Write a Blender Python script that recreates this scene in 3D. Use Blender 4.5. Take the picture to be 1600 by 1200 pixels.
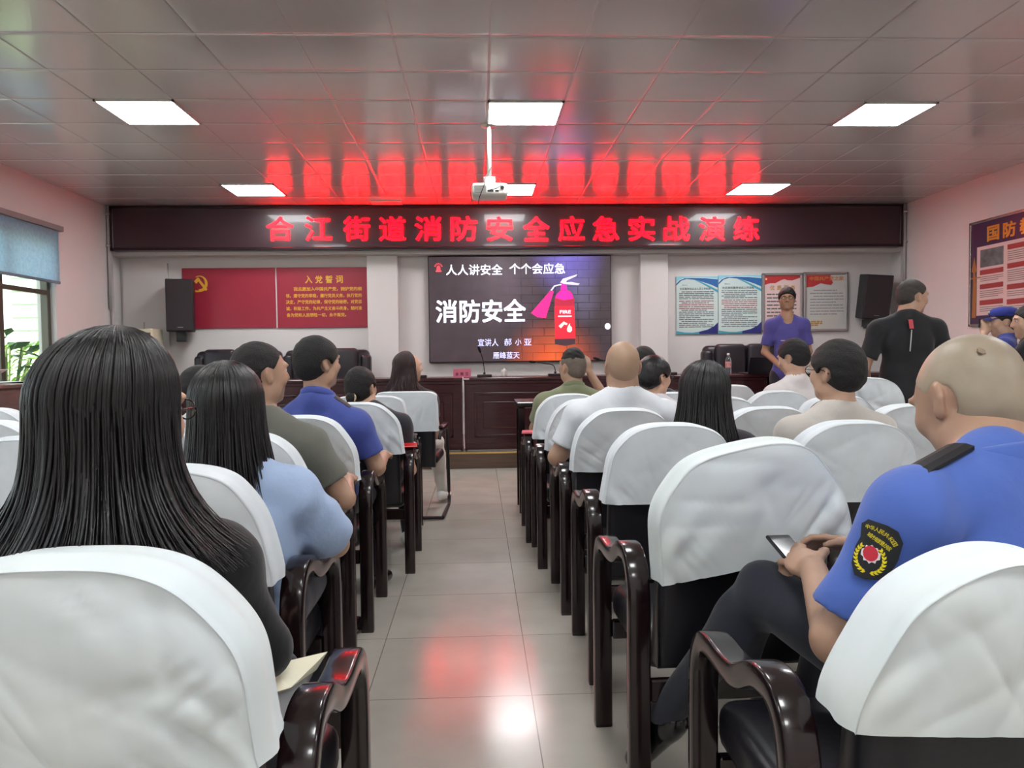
import bpy, bmesh, math, random
import numpy as np
from mathutils import Vector, Matrix
for _o in list(bpy.data.objects): bpy.data.objects.remove(_o)
SC = bpy.context.scene
COL = SC.collection
PI = math.pi
# ------------------------------------------------------------------ camera, world, sun, exposure
EYE = np.array([0.0, 0.0, 1.24])
FPX = 1190.0                                    # focal length in pixels of the 1600 px wide frame
def _axes():
    v = np.array([-.0445, .037, -1.0]); v /= np.linalg.norm(v)      # room +Y seen from the camera
    r = math.radians(.75)
    u = np.array([-math.sin(r), math.cos(r), 0.0]); u -= v * u.dot(v); u /= np.linalg.norm(u)
    return np.stack([np.cross(v, u), v, u], 1)
CAMR = _axes()                                  # camera <- world
cam = bpy.data.cameras.new('camera'); cam.sensor_width = 36.0; cam.lens = 36.0 * FPX / 1600.0
cam.clip_start = .02; cam.clip_end = 200
camo = bpy.data.objects.new('camera', cam); COL.objects.link(camo)
_m = np.eye(4); _m[:3, :3] = CAMR.T; _m[:3, 3] = EYE
camo.matrix_world = Matrix(_m.tolist())
SC.camera = camo
def at(px, py, Y=None, Z=None, X=None):
    """the point of the room seen at a pixel, on the plane Y=, Z= or X="""
    d = CAMR.T @ np.array([(px - 800) / FPX, -(py - 600) / FPX, -1.0])
    t = Y / d[1] if Y is not None else ((Z - 1.24) / d[2] if Z is not None else X / d[0])
    return d * t + EYE
W = bpy.data.worlds.new('daylight'); SC.world = W; W.use_nodes = True
_bg = W.node_tree.nodes['Background']
_sky = W.node_tree.nodes.new('ShaderNodeTexSky'); _sky.sky_type = 'HOSEK_WILKIE'; _sky.turbidity = 5.0
_sky.sun_direction = Vector((-.35, .35, .87)).normalized(); _sky.ground_albedo = .4
_hsv = W.node_tree.nodes.new('ShaderNodeHueSaturation'); _hsv.inputs['Saturation'].default_value = .45
W.node_tree.links.new(_sky.outputs[0], _hsv.inputs['Color']); W.node_tree.links.new(_hsv.outputs[0], _bg.inputs['Color'])
_bg.inputs['Strength'].default_value = 13.0
sun = bpy.data.lights.new('sun', 'SUN'); sun.energy = 14.0; sun.angle = .03; sun.color = (1, .95, .86)
suno = bpy.data.objects.new('sun', sun); COL.objects.link(suno)
suno.rotation_euler = (math.radians(38), 0, math.radians(20))
PANEL = 34.0                                    # ceiling panel lamps
LED = 18.0                                     # red sign
SC.view_settings.view_transform = 'Standard'; SC.view_settings.look = 'None'
SC.view_settings.gamma = 1.0; SC.view_settings.use_curve_mapping = False
SC.view_settings.exposure = 0.0
SC.cycles.use_denoising = True
SC.cycles.max_bounces = 8; SC.cycles.glossy_bounces = 4; SC.cycles.diffuse_bounces = 4
SC.cycles.transparent_max_bounces = 8; SC.cycles.sample_clamp_indirect = 4.0
SC.cycles.caustics_reflective = False; SC.cycles.caustics_refractive = False
# ------------------------------------------------------------------ materials
def lin(h):
    if not isinstance(h, str): return tuple(h)
    h = h.lstrip('#'); c = [int(h[i:i+2], 16) / 255 for i in (0, 2, 4)]
    return tuple(x / 12.92 if x <= .04045 else ((x + .055) / 1.055) ** 2.4 for x in c)
MATS = {}
def M(name, col=None, rough=.5, metal=0.0, emit=0.0, bump=None, var=None, spec=.5, trans=0.0, coat=0.0, ior=1.45, stretch=None, sheen=0.0):
    if name in MATS: return MATS[name]
    m = bpy.data.materials.new(name); m.use_nodes = True; nt = m.node_tree; b = nt.nodes['Principled BSDF']
    c = lin(col) + (1,)
    b.inputs['Base Color'].default_value = c; b.inputs['Roughness'].default_value = rough
    b.inputs['Metallic'].default_value = metal; b.inputs['Specular IOR Level'].default_value = spec
    b.inputs['Transmission Weight'].default_value = trans; b.inputs['Coat Weight'].default_value = coat; b.inputs['IOR'].default_value = ior
    b.inputs['Coat Roughness'].default_value = .06
    if sheen: b.inputs['Sheen Weight'].default_value = sheen
    if emit:
        b.inputs['Emission Color'].default_value = c; b.inputs['Emission Strength'].default_value = emit
    tc = nt.nodes.new('ShaderNodeTexCoord'); src = tc.outputs['Object']
    if stretch:
        mp = nt.nodes.new('ShaderNodeMapping'); mp.inputs['Scale'].default_value = stretch
        nt.links.new(src, mp.inputs['Vector']); src = mp.outputs[0]
    if var:
        n = nt.nodes.new('ShaderNodeTexNoise'); n.inputs['Scale'].default_value = var[0]; n.inputs['Detail'].default_value = 4
        nt.links.new(src, n.inputs['Vector'])
        mx = nt.nodes.new('ShaderNodeMix'); mx.data_type = 'RGBA'
        k = var[1]; c2 = lin(var[2]) if len(var) > 2 else tuple(x * (1 - k) for x in c[:3])
        mx.inputs[6].default_value = c; mx.inputs[7].default_value = tuple(c2) + (1,)
        rp = nt.nodes.new('ShaderNodeMapRange'); rp.inputs[1].default_value = .35; rp.inputs[2].default_value = .7
        rp.inputs[4].default_value = 1.0 if len(var) < 3 else k
        nt.links.new(n.outputs['Fac'], rp.inputs[0]); nt.links.new(rp.outputs[0], mx.inputs[0])
        nt.links.new(mx.outputs[2], b.inputs['Base Color'])
    if bump:
        n = nt.nodes.new('ShaderNodeTexNoise'); n.inputs['Scale'].default_value = bump[0]; n.inputs['Detail'].default_value = bump[3] if len(bump) > 3 else 5
        nt.links.new(src, n.inputs['Vector'])
        bp = nt.nodes.new('ShaderNodeBump'); bp.inputs['Strength'].default_value = bump[1]; bp.inputs['Distance'].default_value = bump[2] if len(bump) > 2 else .01
        nt.links.new(n.outputs['Fac'], bp.inputs['Height']); nt.links.new(bp.outputs[0], b.inputs['Normal'])
    MATS[name] = m
    return m
# ------------------------------------------------------------------ objects
def obj(name, me, mat=None, parent=None, smooth=False, loc=None):
    if isinstance(me, bmesh.types.BMesh):
        bmesh.ops.recalc_face_normals(me, faces=me.faces)
        d = bpy.data.meshes.new(name); me.to_mesh(d); me.free(); me = d
    o = bpy.data.objects.new(name, me); COL.objects.link(o)
    if mat is not None:
        for m in (mat if isinstance(mat, (list, tuple)) else [mat]): me.materials.append(m)
    if smooth: me.polygons.foreach_set('use_smooth', [True] * len(me.polygons))
    if parent: o.parent = parent
    if loc is not None: o.location = loc
    return o
def tag(o, label, cat, group=None):
    o['label'] = label; o['category'] = cat
    if group: o['group'] = group
    return o
def thing(name, label, cat, loc=(0, 0, 0), rz=0.0, group=None):
    o = bpy.data.objects.new(name, None); COL.objects.link(o); o.empty_display_size = .1
    o.location = loc; o.rotation_euler = (0, 0, rz)
    return tag(o, label, cat, group)
def struct(name, me, mat=None, smooth=False):
    o = obj(name, me, mat, None, smooth); o['kind'] = 'structure'; return o
def dup(root, loc, rz=0.0, label=None, group=None):
    r = root.copy(); COL.objects.link(r); r.location = loc; r.rotation_euler = (0, 0, rz)
    if label: r['label'] = label
    if group: r['group'] = group
    for ch in list(root.children):
        c = ch.copy(); COL.objects.link(c); c.parent = r
        for g in list(ch.children):
            d = g.copy(); COL.objects.link(d); d.parent = c
    return r
def mesh(verts, faces, name='m'):
    me = bpy.data.meshes.new(name); me.from_pydata([tuple(map(float, v)) for v in verts], [], [tuple(map(int, f)) for f in faces]); me.update(); return me
def npmesh(V, Q, name='m'):
    me = bpy.data.meshes.new(name); n, q = len(V), len(Q)
    me.vertices.add(n); me.vertices.foreach_set('co', np.ascontiguousarray(V, dtype=np.float32).ravel())
    me.loops.add(q * 4); me.loops.foreach_set('vertex_index', np.ascontiguousarray(Q, dtype=np.int32).ravel())
    me.polygons.add(q); me.polygons.foreach_set('loop_start', np.arange(0, q * 4, 4, dtype=np.int32))
    me.update(calc_edges=True); me.validate(); return me
def bx(bm, x0, x1, y0, y1, z0, z1, bev=0.0, seg=2, rot=None, piv=None):
    n0 = len(bm.verts)
    r = bmesh.ops.create_cube(bm, size=1.0)
    vs = r['verts']
    for v in vs:
        v.co = Vector(((x0 + x1) / 2 + v.co.x * (x1 - x0), (y0 + y1) / 2 + v.co.y * (y1 - y0), (z0 + z1) / 2 + v.co.z * (z1 - z0)))
    if bev > 0:
        es = list({e for v in vs for e in v.link_edges})
        bv = bmesh.ops.bevel(bm, geom=es, offset=bev, segments=seg, profile=.5, affect='EDGES')
        vs = list({v for f in bv['faces'] for v in f.verts} | {v for v in vs if v.is_valid})
    if rot is not None:
        bmesh.ops.rotate(bm, verts=vs, cent=piv or ((x0 + x1) / 2, (y0 + y1) / 2, (z0 + z1) / 2), matrix=rot)
    return vs
def box(x0, x1, y0, y1, z0, z1, bev=0.0, seg=2):
    bm = bmesh.new(); bx(bm, min(x0, x1), max(x0, x1), min(y0, y1), max(y0, y1), min(z0, z1), max(z0, z1), bev, seg); return bm
def cyl(bm, a, b, r0, r1=None, n=16, caps=True):
    a, b = Vector(a), Vector(b); r1 = r0 if r1 is None else r1
    d = (b - a).normalized(); x = d.orthogonal().normalized(); y = d.cross(x)
    A = [bm.verts.new(a + (x * math.cos(t) + y * math.sin(t)) * r0) for t in [2 * PI * i / n for i in range(n)]]
    B = [bm.verts.new(b + (x * math.cos(t) + y * math.sin(t)) * r1) for t in [2 * PI * i / n for i in range(n)]]
    for i in range(n): bm.faces.new((A[i], A[(i + 1) % n], B[(i + 1) % n], B[i]))
    if caps: bm.faces.new(A[::-1]); bm.faces.new(B)
def lathe(bm, prof, n=24, c=(0, 0, 0)):
    rings = []
    for r, z in prof:
        rings.append([bm.verts.new((c[0] + r * math.cos(2 * PI * i / n), c[1] + r * math.sin(2 * PI * i / n), c[2] + z)) for i in range(n)])
    for A, B in zip(rings, rings[1:]):
        for i in range(n): bm.faces.new((A[i], A[(i + 1) % n], B[(i + 1) % n], B[i]))
    bm.faces.new(rings[0][::-1]); bm.faces.new(rings[-1])
def tube(bm, pts, r, n=8, taper=None):
    pts = [Vector(p) for p in pts]; rings = []
    up = Vector((0, 0, 1))
    for i, p in enumerate(pts):
        d = (pts[min(i + 1, len(pts) - 1)] - pts[max(i - 1, 0)]).normalized()
        x = d.cross(up); x = x.normalized() if x.length > 1e-3 else Vector((1, 0, 0)); y = d.cross(x)
        rr = r if taper is None else r * taper[i]
        rings.append([bm.verts.new(p + (x * math.cos(2 * PI * k / n) + y * math.sin(2 * PI * k / n)) * rr) for k in range(n)])
    for A, B in zip(rings, rings[1:]):
        for i in range(n): bm.faces.new((A[i], A[(i + 1) % n], B[(i + 1) % n], B[i]))
    bm.faces.new(rings[0][::-1]); bm.faces.new(rings[-1])
def smooth_path(p, it=2):
    p = [np.array(q, float) for q in p]
    for _ in range(it):
        o = [p[0]]
        for a, b in zip(p, p[1:]): o += [a * .75 + b * .25, a * .25 + b * .75]
        p = o + [p[-1]]
    return p
def prism(bm, pts, y0, y1):
    """polygon in (x, z) given thickness along y"""
    A = [bm.verts.new((x, y0, z)) for x, z in pts]; B = [bm.verts.new((x, y1, z)) for x, z in pts]
    n = len(pts)
    bm.faces.new(A); bm.faces.new(B[::-1])
    for i in range(n): bm.faces.new((A[i], B[i], B[(i + 1) % n], A[(i + 1) % n]))
_fc = [0]
def text_np(body, bold=.0, extrude=0.0, spacing=1.0):
    c = bpy.data.curves.new('lettering', 'FONT'); c.body = body; c.size = 1.0; c.offset = bold; c.extrude = extrude; c.space_character = spacing
    c.resolution_u = 3; c.align_x = 'LEFT'
    o = bpy.data.objects.new('lettering', c); COL.objects.link(o)
    dg = bpy.context.evaluated_depsgraph_get()
    me = bpy.data.meshes.new_from_object(o.evaluated_get(dg))
    V = np.array([v.co[:] for v in me.vertices]); F = [list(p.vertices) for p in me.polygons]
    bpy.data.objects.remove(o); bpy.data.curves.remove(c); bpy.data.meshes.remove(me)
    return V, F
class Lettering:
    """collects lines of writing, each fitted to a rectangle of the x-z plane, as one mesh that faces -y"""
    def __init__(s): s.V = []; s.F = []; s.n = 0
    def add(s, body, x0, x1, z0, z1, y=0.0, bold=.0, depth=.002, spacing=1.0):
        V, F = text_np(body, 0, 1.0 if depth else 0.0, spacing)
        if bold:                                     # heavier strokes: shifted copies
            n0 = len(V); k = bold * .9; sh = [(-k, -k, .0), (k, -k, .03), (k, k, .06), (-k, k, .09)]
            F = [[i + n0 * q for i in f] for q in range(4) for f in F]
            V = np.concatenate([V + np.array(q) for q in sh])
        lo, hi = V.min(0), V.max(0)
        X = x0 + (V[:, 0] - lo[0]) / max(1e-6, hi[0] - lo[0]) * (x1 - x0)
        Z = z0 + (V[:, 1] - lo[1]) / max(1e-6, hi[1] - lo[1]) * (z1 - z0)
        Yv = y - (V[:, 2] - lo[2]) / max(1e-6, hi[2] - lo[2]) * depth if depth else np.full(len(V), y)
        s.V.append(np.stack([X, Yv, Z], 1)); s.F += [[i + s.n for i in f] for f in F]; s.n += len(V)
        return s
    def mesh(s): return mesh(np.concatenate(s.V), s.F, 'lettering')
# ------------------------------------------------------------------ the room
XL, XR, YB, YF, H = -4.76, 5.79, -3.2, 10.45, 3.22
def wall_mat():
    return M('wall_paint', '#e0dcda', .55, bump=(60, .05), var=(1.2, .05))
def floor_mat():
    m = M('floor_tile', '#8e8a84', .1, spec=.5)
    nt = m.node_tree; b = nt.nodes['Principled BSDF']
    tc = nt.nodes.new('ShaderNodeTexCoord'); mp = nt.nodes.new('ShaderNodeMapping'); mp.inputs['Location'].default_value = (-.18 + 6, -3.33 + 6, 0)
    br = nt.nodes.new('ShaderNodeTexBrick'); br.offset = 0; br.squash = 1
    br.inputs['Scale'].default_value = 1; br.inputs['Brick Width'].default_value = .6; br.inputs['Row Height'].default_value = .6
    br.inputs['Mortar Size'].default_value = .0022; br.inputs['Mortar Smooth'].default_value = .2
    br.inputs['Color1'].default_value = lin('#b0aba2') + (1,); br.inputs['Color2'].default_value = lin('#aaa59c') + (1,); br.inputs['Mortar'].default_value = lin('#77726a') + (1,)
    nz = nt.nodes.new('ShaderNodeTexNoise'); nz.inputs['Scale'].default_value = 3.5; nz.inputs['Detail'].default_value = 6
    mx = nt.nodes.new('ShaderNodeMix'); mx.data_type = 'RGBA'; mx.blend_type = 'OVERLAY'; mx.inputs[0].default_value = .18
    nt.links.new(tc.outputs['Object'], mp.inputs[0]); nt.links.new(mp.outputs[0], br.inputs['Vector']); nt.links.new(tc.outputs['Object'], nz.inputs['Vector'])
    nt.links.new(br.outputs['Color'], mx.inputs[6]); nt.links.new(nz.outputs['Fac'], mx.inputs[7]); nt.links.new(mx.outputs[2], b.inputs['Base Color'])
    rr = nt.nodes.new('ShaderNodeMapRange'); rr.inputs[3].default_value = .13; rr.inputs[4].default_value = .22
    nt.links.new(nz.outputs['Fac'], rr.inputs[0]); nt.links.new(rr.outputs[0], b.inputs['Roughness'])
    bp = nt.nodes.new('ShaderNodeBump'); bp.inputs['Strength'].default_value = .3; bp.inputs['Distance'].default_value = .002; bp.invert = True
    nt.links.new(br.outputs['Fac'], bp.inputs['Height']); nt.links.new(bp.outputs[0], b.inputs['Normal'])
    return m
struct('floor', box(XL - .2, XR + .2, YB - .2, YF + .1, -.1, 0), floor_mat())
# aluminium ceiling panels: shallow pillowed trays with V-grooves between them
def ceiling_mesh():
    tx = [0, .004, .012, .05, .3, .55, .588, .596]; hz = [.005, .0012, .0004, .0, .0008, .0, .0004, .0012]
    ty = [0, .004, .02, .045, .3, .555, .58, .596]; hy = [.006, .0030, .0008, .0, .0010, .0, .0008, .0030]
    def axis(lo, hi, off, tx=tx, hz=hz):
        k = math.floor((lo - off) / .6); out = []
        while off + k * .6 < hi:
            for t, z in zip(tx, hz):
                v = off + k * .6 + t
                if lo <= v <= hi: out.append((v, z))
            k += 1
        return [(lo, .001)] + out + [(hi, .001)]
    ax, ay = axis(XL - .1, XR + .1, .1), axis(YB - .1, YF + .1, 0.0, ty, hy)
    nx, ny = len(ax), len(ay)
    X = np.array([a[0] for a in ax]); Y = np.array([a[0] for a in ay]); zx = np.array([a[1] for a in ax]); zy = np.array([a[1] for a in ay])
    Z = H + np.maximum(zx[:, None], zy[None, :])
    V = np.stack([np.repeat(X, ny), np.tile(Y, nx), Z.ravel()], 1)
    i, j = np.meshgrid(np.arange(nx - 1), np.arange(ny - 1), indexing='ij'); a = (i * ny + j).ravel()
    Q = np.stack([a, a + 1, a + ny + 1, a + ny], 1)
    return npmesh(V, Q, 'ceiling')
mc = M('ceiling_panel', '#e4e1e0', .17, metal=.33, var=(.7, .04), bump=(1.3, .06, .01, 2))
struct('ceiling', ceiling_mesh(), mc, smooth=True)
struct('ceiling_slab', box(XL - .2, XR + .2, YB - .2, YF + .2, H + .03, H + .15), wall_mat())
# window wall
WY0, WY1, WZ0, WZ1 = 5.9, 8.86, .95, 2.6
VY0, VY1 = 0.2, 3.6
bm = bmesh.new()
for a, b_ in ((YB, VY0), (VY1, WY0), (WY1, YF)): bx(bm, XL - .2, XL, a, b_, 0, H + .03)
for a, b_ in ((VY0, VY1), (WY0, WY1)):
    bx(bm, XL - .2, XL, a, b_, 0, WZ0); bx(bm, XL - .2, XL, a, b_, WZ1, H + .03)
struct('wall_left', bm, wall_mat())
struct('wall_right', box(XR, XR + .2, YB, YF, 0, H + .03), wall_mat())
struct('wall_front', box(XL - .2, XR + .2, YF, YF + .2, 0, H + .03), wall_mat())
struct('wall_back', box(XL - .2, XR + .2, YB - .2, YB, 0, H + .03), wall_mat())
alu = M('window_aluminium', '#5d5a50', .4, metal=.6)
glass = M('window_glass', '#f4fff8', .02)
_nt = glass.node_tree; _t = _nt.nodes.new('ShaderNodeBsdfTransparent'); _g = _nt.nodes.new('ShaderNodeBsdfGlossy'); _g.inputs['Roughness'].default_value = .02; _m2 = _nt.nodes.new('ShaderNodeMixShader'); _m2.inputs[0].default_value = .06
_t.inputs[0].default_value = (.95, 1, .97, 1); _nt.links.new(_t.outputs[0], _m2.inputs[1]); _nt.links.new(_g.outputs[0], _m2.inputs[2]); _nt.links.new(_m2.outputs[0], _nt.nodes['Material Output'].inputs[0])
for k, (a, b_, mull) in enumerate(((WY0, WY1, (6.9, 7.95)), (VY0, VY1, (1.3, 2.4)))):
    w = bpy.data.objects.new('window_%d' % (k + 1), None); COL.objects.link(w); w['kind'] = 'structure'; w.location = (XL, (a + b_) / 2, WZ0)
    bm = bmesh.new(); yc = (a + b_) / 2; hh = WZ1 - WZ0
    for y0, y1, z0, z1 in ((a - yc, a - yc + .06, 0, hh), (b_ - yc - .06, b_ - yc, 0, hh), (a - yc, b_ - yc, 0, .06), (a - yc, b_ - yc, hh - .06, hh)):
        bx(bm, -.14, -.06, y0, y1, z0, z1, .004, 1)
    for y in mull: bx(bm, -.13, -.05, y - yc - .035, y - yc + .035, .06, hh - .06, .004, 1)
    bx(bm, -.12, -.07, a - yc, b_ - yc, hh - .62, hh - .57)
    obj('window_frame', bm, alu, w)
    obj('window_pane', box(-.103, -.097, a - yc + .03, b_ - yc - .03, .03, hh - .03), glass, w)
    obj('window_sill', box(-.2, .04, a - yc - .03, b_ - yc + .03, -.04, .0, .006), M('sill_stone', '#c9c4bc', .3), w)
# platform with a wooden riser and a gilt nosing
PZ, PY = .18, 8.36
wood_riser = M('riser_wood', '#5b4638', .3, stretch=(1, 8, 14), var=(3, .3), coat=.3)
pl = struct('platform', box(XL, XR, PY + .02, YF, 0, PZ - .012), M('platform_tile', '#7d7268', .25))
struct('trim_1', box(XL, XR, PY, PY + .02, 0, PZ - .018), wood_riser)
struct('trim_2', box(XL, XR, PY - .008, PY + .05, PZ - .018, PZ, .004), M('gilt_nosing', '#c9a868', .28, metal=.8))
bb = M('baseboard_tile', '#6b6058', .25)
struct('baseboard_left', box(XL, XL + .012, YB, PY, 0, .12), bb)
struct('baseboard_right', box(XR - .012, XR, YB, PY, 0, .12), bb)
# header beam and pilasters of the front wall
wm = wall_mat()
struct('trim_3', box(XL, XR, 10.22, YF, 2.6, H), wm)
def pilaster(n, x0, x1):
    a, b_ = at(x0, 480, Y=10.33)[0], at(x1, 480, Y=10.33)[0]
    struct('trim_%d' % n, box(a, b_, 10.33, YF, PZ, 2.6, .006, 1), M('pilaster_paint', '#e6e3e1', .5))
pilaster(4, 574, 622); pilaster(5, 1001, 1044)
struct('trim_6', box(at(192, 450, Y=10.4)[0], at(262, 450, Y=10.4)[0], 10.4, YF, PZ, 2.52), wm)
# pipes that run up the front corners
pipe = M('pipe_plastic', '#b9b2b2', .4)
for n, (x, lab) in enumerate(((XL + .03, 'slim grey conduit pipe running up the corner by the window wall'), (XR - .03, 'slim grey conduit pipe running up the corner near the education board'))):
    t = thing('conduit_pipe', lab, 'pipe', (x, 10.13, 0))
    bm = bmesh.new(); cyl(bm, (0, 0, PZ), (0, 0, H), .022, n=12); obj('riser', bm, pipe, t, True)
    bm = bmesh.new(); cyl(bm, (0, -.045, 1.9), (0, -.045, H), .02, n=12); obj('branch', bm, pipe, t, True)
    bm = bmesh.new()
    for z in (2.7, 3.1): bx(bm, -.03, .03, -.075, .02, z, z + .02, .003)
    obj('clip', bm, pipe, t)
# ------------------------------------------------------------------ outside the window
struct('exterior_ground', box(-40, XL - .25, -10, 40, -.5, -.3), M('yard_concrete', '#a8a498', .8, var=(.8, .2)))
def brick_mat(name, c1, c2, mortar, w, h, ms):
    m = M(name, c1, .45); nt = m.node_tree; b = nt.nodes['Principled BSDF']
    tc = nt.nodes.new('ShaderNodeTexCoord'); sp = nt.nodes.new('ShaderNodeSeparateXYZ'); cb = nt.nodes.new('ShaderNodeCombineXYZ')
    br = nt.nodes.new('ShaderNodeTexBrick'); br.offset = 0; br.inputs['Scale'].default_value = 1; br.inputs['Brick Width'].default_value = w; br.inputs['Row Height'].default_value = h; br.inputs['Mortar Size'].default_value = ms
    for k, c in (('Color1', c1), ('Color2', c2), ('Mortar', mortar)): br.inputs[k].default_value = lin(c) + (1,)
    nt.links.new(tc.outputs['Object'], sp.inputs[0]); nt.links.new(sp.outputs[0], cb.inputs[0]); nt.links.new(sp.outputs[2], cb.inputs[1]); nt.links.new(cb.outputs[0], br.inputs['Vector']); nt.links.new(br.outputs[0], b.inputs['Base Color'])
    return m
tw = thing('neighbouring_building', 'pale tiled building corner with white pillar outside the window', 'building', (0, 0, -.3))
obj('tiled_wall', box(-7.12, -5.6, 12.0, 16, 0, 7), brick_mat('pale_tile', '#e8efe2', '#dfe8da', '#7d8a78', .42, .2, .016), tw)
obj('pillar', box(-7.4, -7.1, 11.85, 12.2, 0, 7, .01), M('white_render', '#f2f4ee', .7), tw)
tag(obj('house', box(-16, -7.9, 13.5, 18, -.3, 3.4, .02), M('orange_render', '#e0a050', .8, var=(.6, .15))), 'orange rendered house wall farther off beyond the window', 'building')
random.seed(5)
def leafy(name, label, c, r, h, n, cols, leaf):
    t = thing(name, label, 'plant', c)
    bm = bmesh.new(); V = []; F = []
    for i in range(n):
        a = random.uniform(0, 2 * PI); rr = r * math.sqrt(random.random()); z = random.uniform(.12, 1) * h
        p = np.array([rr * math.cos(a) * (1.1 - .5 * z / h), rr * math.sin(a) * (1.1 - .5 * z / h), z])
        d = np.array([math.cos(a), math.sin(a), random.uniform(-.4, .9)]); d /= np.linalg.norm(d)
        s = np.cross(d, [random.uniform(-.5, .5), random.uniform(-.5, .5), 1]); s /= np.linalg.norm(s) + 1e-6
        L = leaf * random.uniform(.6, 1.3); k = len(V)
        nrm = np.cross(s, d) * L * .08
        V += [p, p + d * L * .5 + s * L * .2 + nrm, p + d * L, p + d * L * .5 - s * L * .2 + nrm]; F.append((k, k + 1, k + 2, k + 3))
    obj('foliage', mesh(V, F), M(cols[0], cols[1], .5, var=(6, .5)), t)
    bm = bmesh.new()
    for i in range(7):
        a = i * 2 * PI / 7
        tube(bm, smooth_path([(0, 0, 0), (.15 * r * math.cos(a), .15 * r * math.sin(a), h * .4), (.6 * r * math.cos(a), .6 * r * math.sin(a), h * .9)]), .012, 6)
    obj('stem', bm, M('plant_stem', '#5a6a30', .6), t, True)
leafy('leafy_shrub', 'bright green leafy shrub just outside the window', (-6.35, 10.3, -.3), .75, 1.75, 700, ('shrub_leaf', '#7fb83c'), .16)
leafy('broadleaf_plant', 'dark green broad leafed plant close to the window glass', (-5.65, 9.35, -.3), .35, 1.9, 90, ('dark_leaf', '#2f5a2c'), .26)
leafy('tall_shrub', 'tall yellow green shrub in front of the orange house', (-8.3, 10.9, -.3), 1.0, 2.0, 700, ('lime_leaf', '#a8c84a'), .2)
# roller blind
bl = M('blind_fabric', '#b9d2e2', .8, var=(28, .5, '#e2eff6'), bump=(40, .2))
_nt = bl.node_tree; _b = _nt.nodes['Principled BSDF']; _tr = _nt.nodes.new('ShaderNodeBsdfTranslucent'); _mx = _nt.nodes.new('ShaderNodeMixShader'); _mx.inputs[0].default_value = .7
_nt.links.new(_b.inputs['Base Color'].links[0].from_socket, _tr.inputs[0]); _nt.links.new(_b.outputs[0], _mx.inputs[1]); _nt.links.new(_tr.outputs[0], _mx.inputs[2]); _nt.links.new(_mx.outputs[0], _nt.nodes['Material Output'].inputs[0])
for k, (a, b_, lab) in enumerate(((WY0 - .05, 8.92, 'speckled blue roller blind pulled halfway over the window near the front'), (VY0 - .05, VY1 + .05, 'speckled blue roller blind over the rear window'))):
    if k: continue
    t = thing('roller_blind', lab, 'blind', (XL, 0, 0))
    obj('blind_sheet', box(.035, .041, a + .03, b_ - .04, 2.13, 2.72), bl, t)
    obj('cassette', box(.0, .075, a, b_ + .02, 2.70, 2.76, .008), M('blind_rail', '#8b8584', .5), t)
    obj('bottom_rail', box(.025, .052, a + .03, b_ - .04, 2.105, 2.135, .006), M('blind_rail2', '#6f7f8c', .5), t)
# ------------------------------------------------------------------ ceiling panel lamps
def ceiling_lamp(x, y, label):
    t = thing('ceiling_light', label, 'ceiling light', (x, y, H), 0, 'square ceiling panel lights')
    bm = bmesh.new()
    for a in (0, 1, 2, 3):
        q = [(-.3, .3, -.3, -.285), (-.3, .3, .285, .3), (-.3, -.285, -.3, .3), (.285, .3, -.3, .3)][a]
        bx(bm, q[0], q[1], q[2], q[3], -.012, .004)
    obj('frame', bm, M('lamp_frame', '#d8d4d0', .35, metal=.3), t)
    obj('diffuser', box(-.286, .286, -.286, .286, -.009, -.004), M('lamp_diffuser', (.975, .99, 1.0), .5, emit=PANEL), t)
for lx, side in ((-2.6, 'left'), (.4, 'middle'), (3.4, 'right')):
    ceiling_lamp(lx, 6.3, {'left': 'lit square ceiling panel light nearer the window wall, second row from the sign', 'middle': 'lit square ceiling panel light above the projector pole', 'right': 'lit square ceiling panel light nearer the right wall, second row from the sign'}[side])
    ceiling_lamp(lx, 9.15, {'left': 'lit square ceiling panel light beside the sign on the window side', 'middle': 'lit square ceiling panel light behind the projector near the sign', 'right': 'lit square ceiling panel light beside the sign on the education board side'}[side])
    ceiling_lamp(lx, 3.3, 'lit square ceiling panel light above the rear seating rows')
    ceiling_lamp(lx, .3, 'lit square ceiling panel light above the camera end of the hall')
    ceiling_lamp(lx, -2.1, 'lit square ceiling panel light by the back wall')
# ------------------------------------------------------------------ red LED sign
pa, pb = at(170, 323, Y=10.06), at(1411, 386, Y=10.06)
sx0, sx1 = pa[0], pb[0]; sz0 = 2.645
t = thing('led_sign', 'long dark maroon LED sign board with glowing red Chinese characters', 'sign', ((sx0 + sx1) / 2, 10.22, sz0))
hw, hh = (sx1 - sx0) / 2, H - .01 - sz0
obj('housing', box(-hw, hw, -.15, 0, 0, hh, .012), M('sign_maroon', '#38222b', .32, coat=.25, var=(.8, .2)), t)
bm = bmesh.new()
for q in ((-hw, hw, 0, .035), (-hw, hw, hh - .035, hh), (-hw, -hw + .04, 0, hh), (hw - .04, hw, 0, hh)): bx(bm, q[0], q[1], -.162, -.14, q[2], q[3], .005, 1)
obj('frame', bm, M('sign_frame', '#2a181f', .3, metal=.3), t)
L = Lettering(); chars = '合江街道消防安全应急实战演练'
cxs = [437, 497, 557, 613, 669, 725, 781, 838, 893, 947, 1003, 1058, 1113, 1167]
for ch, cx in zip(chars, cxs):
    p = at(cx, 357, Y=10.05); s = .172
    L.add(ch, p[0] - s - (sx0 + sx1) / 2, p[0] + s - (sx0 + sx1) / 2, at(cx, 376, Y=10.05)[2] - sz0, at(cx, 338, Y=10.05)[2] - sz0, y=-.150, bold=.011, depth=.012)
obj('lettering', L.mesh(), M('led_red', (1.0, .0004, .003), .5, emit=LED), t)
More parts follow.
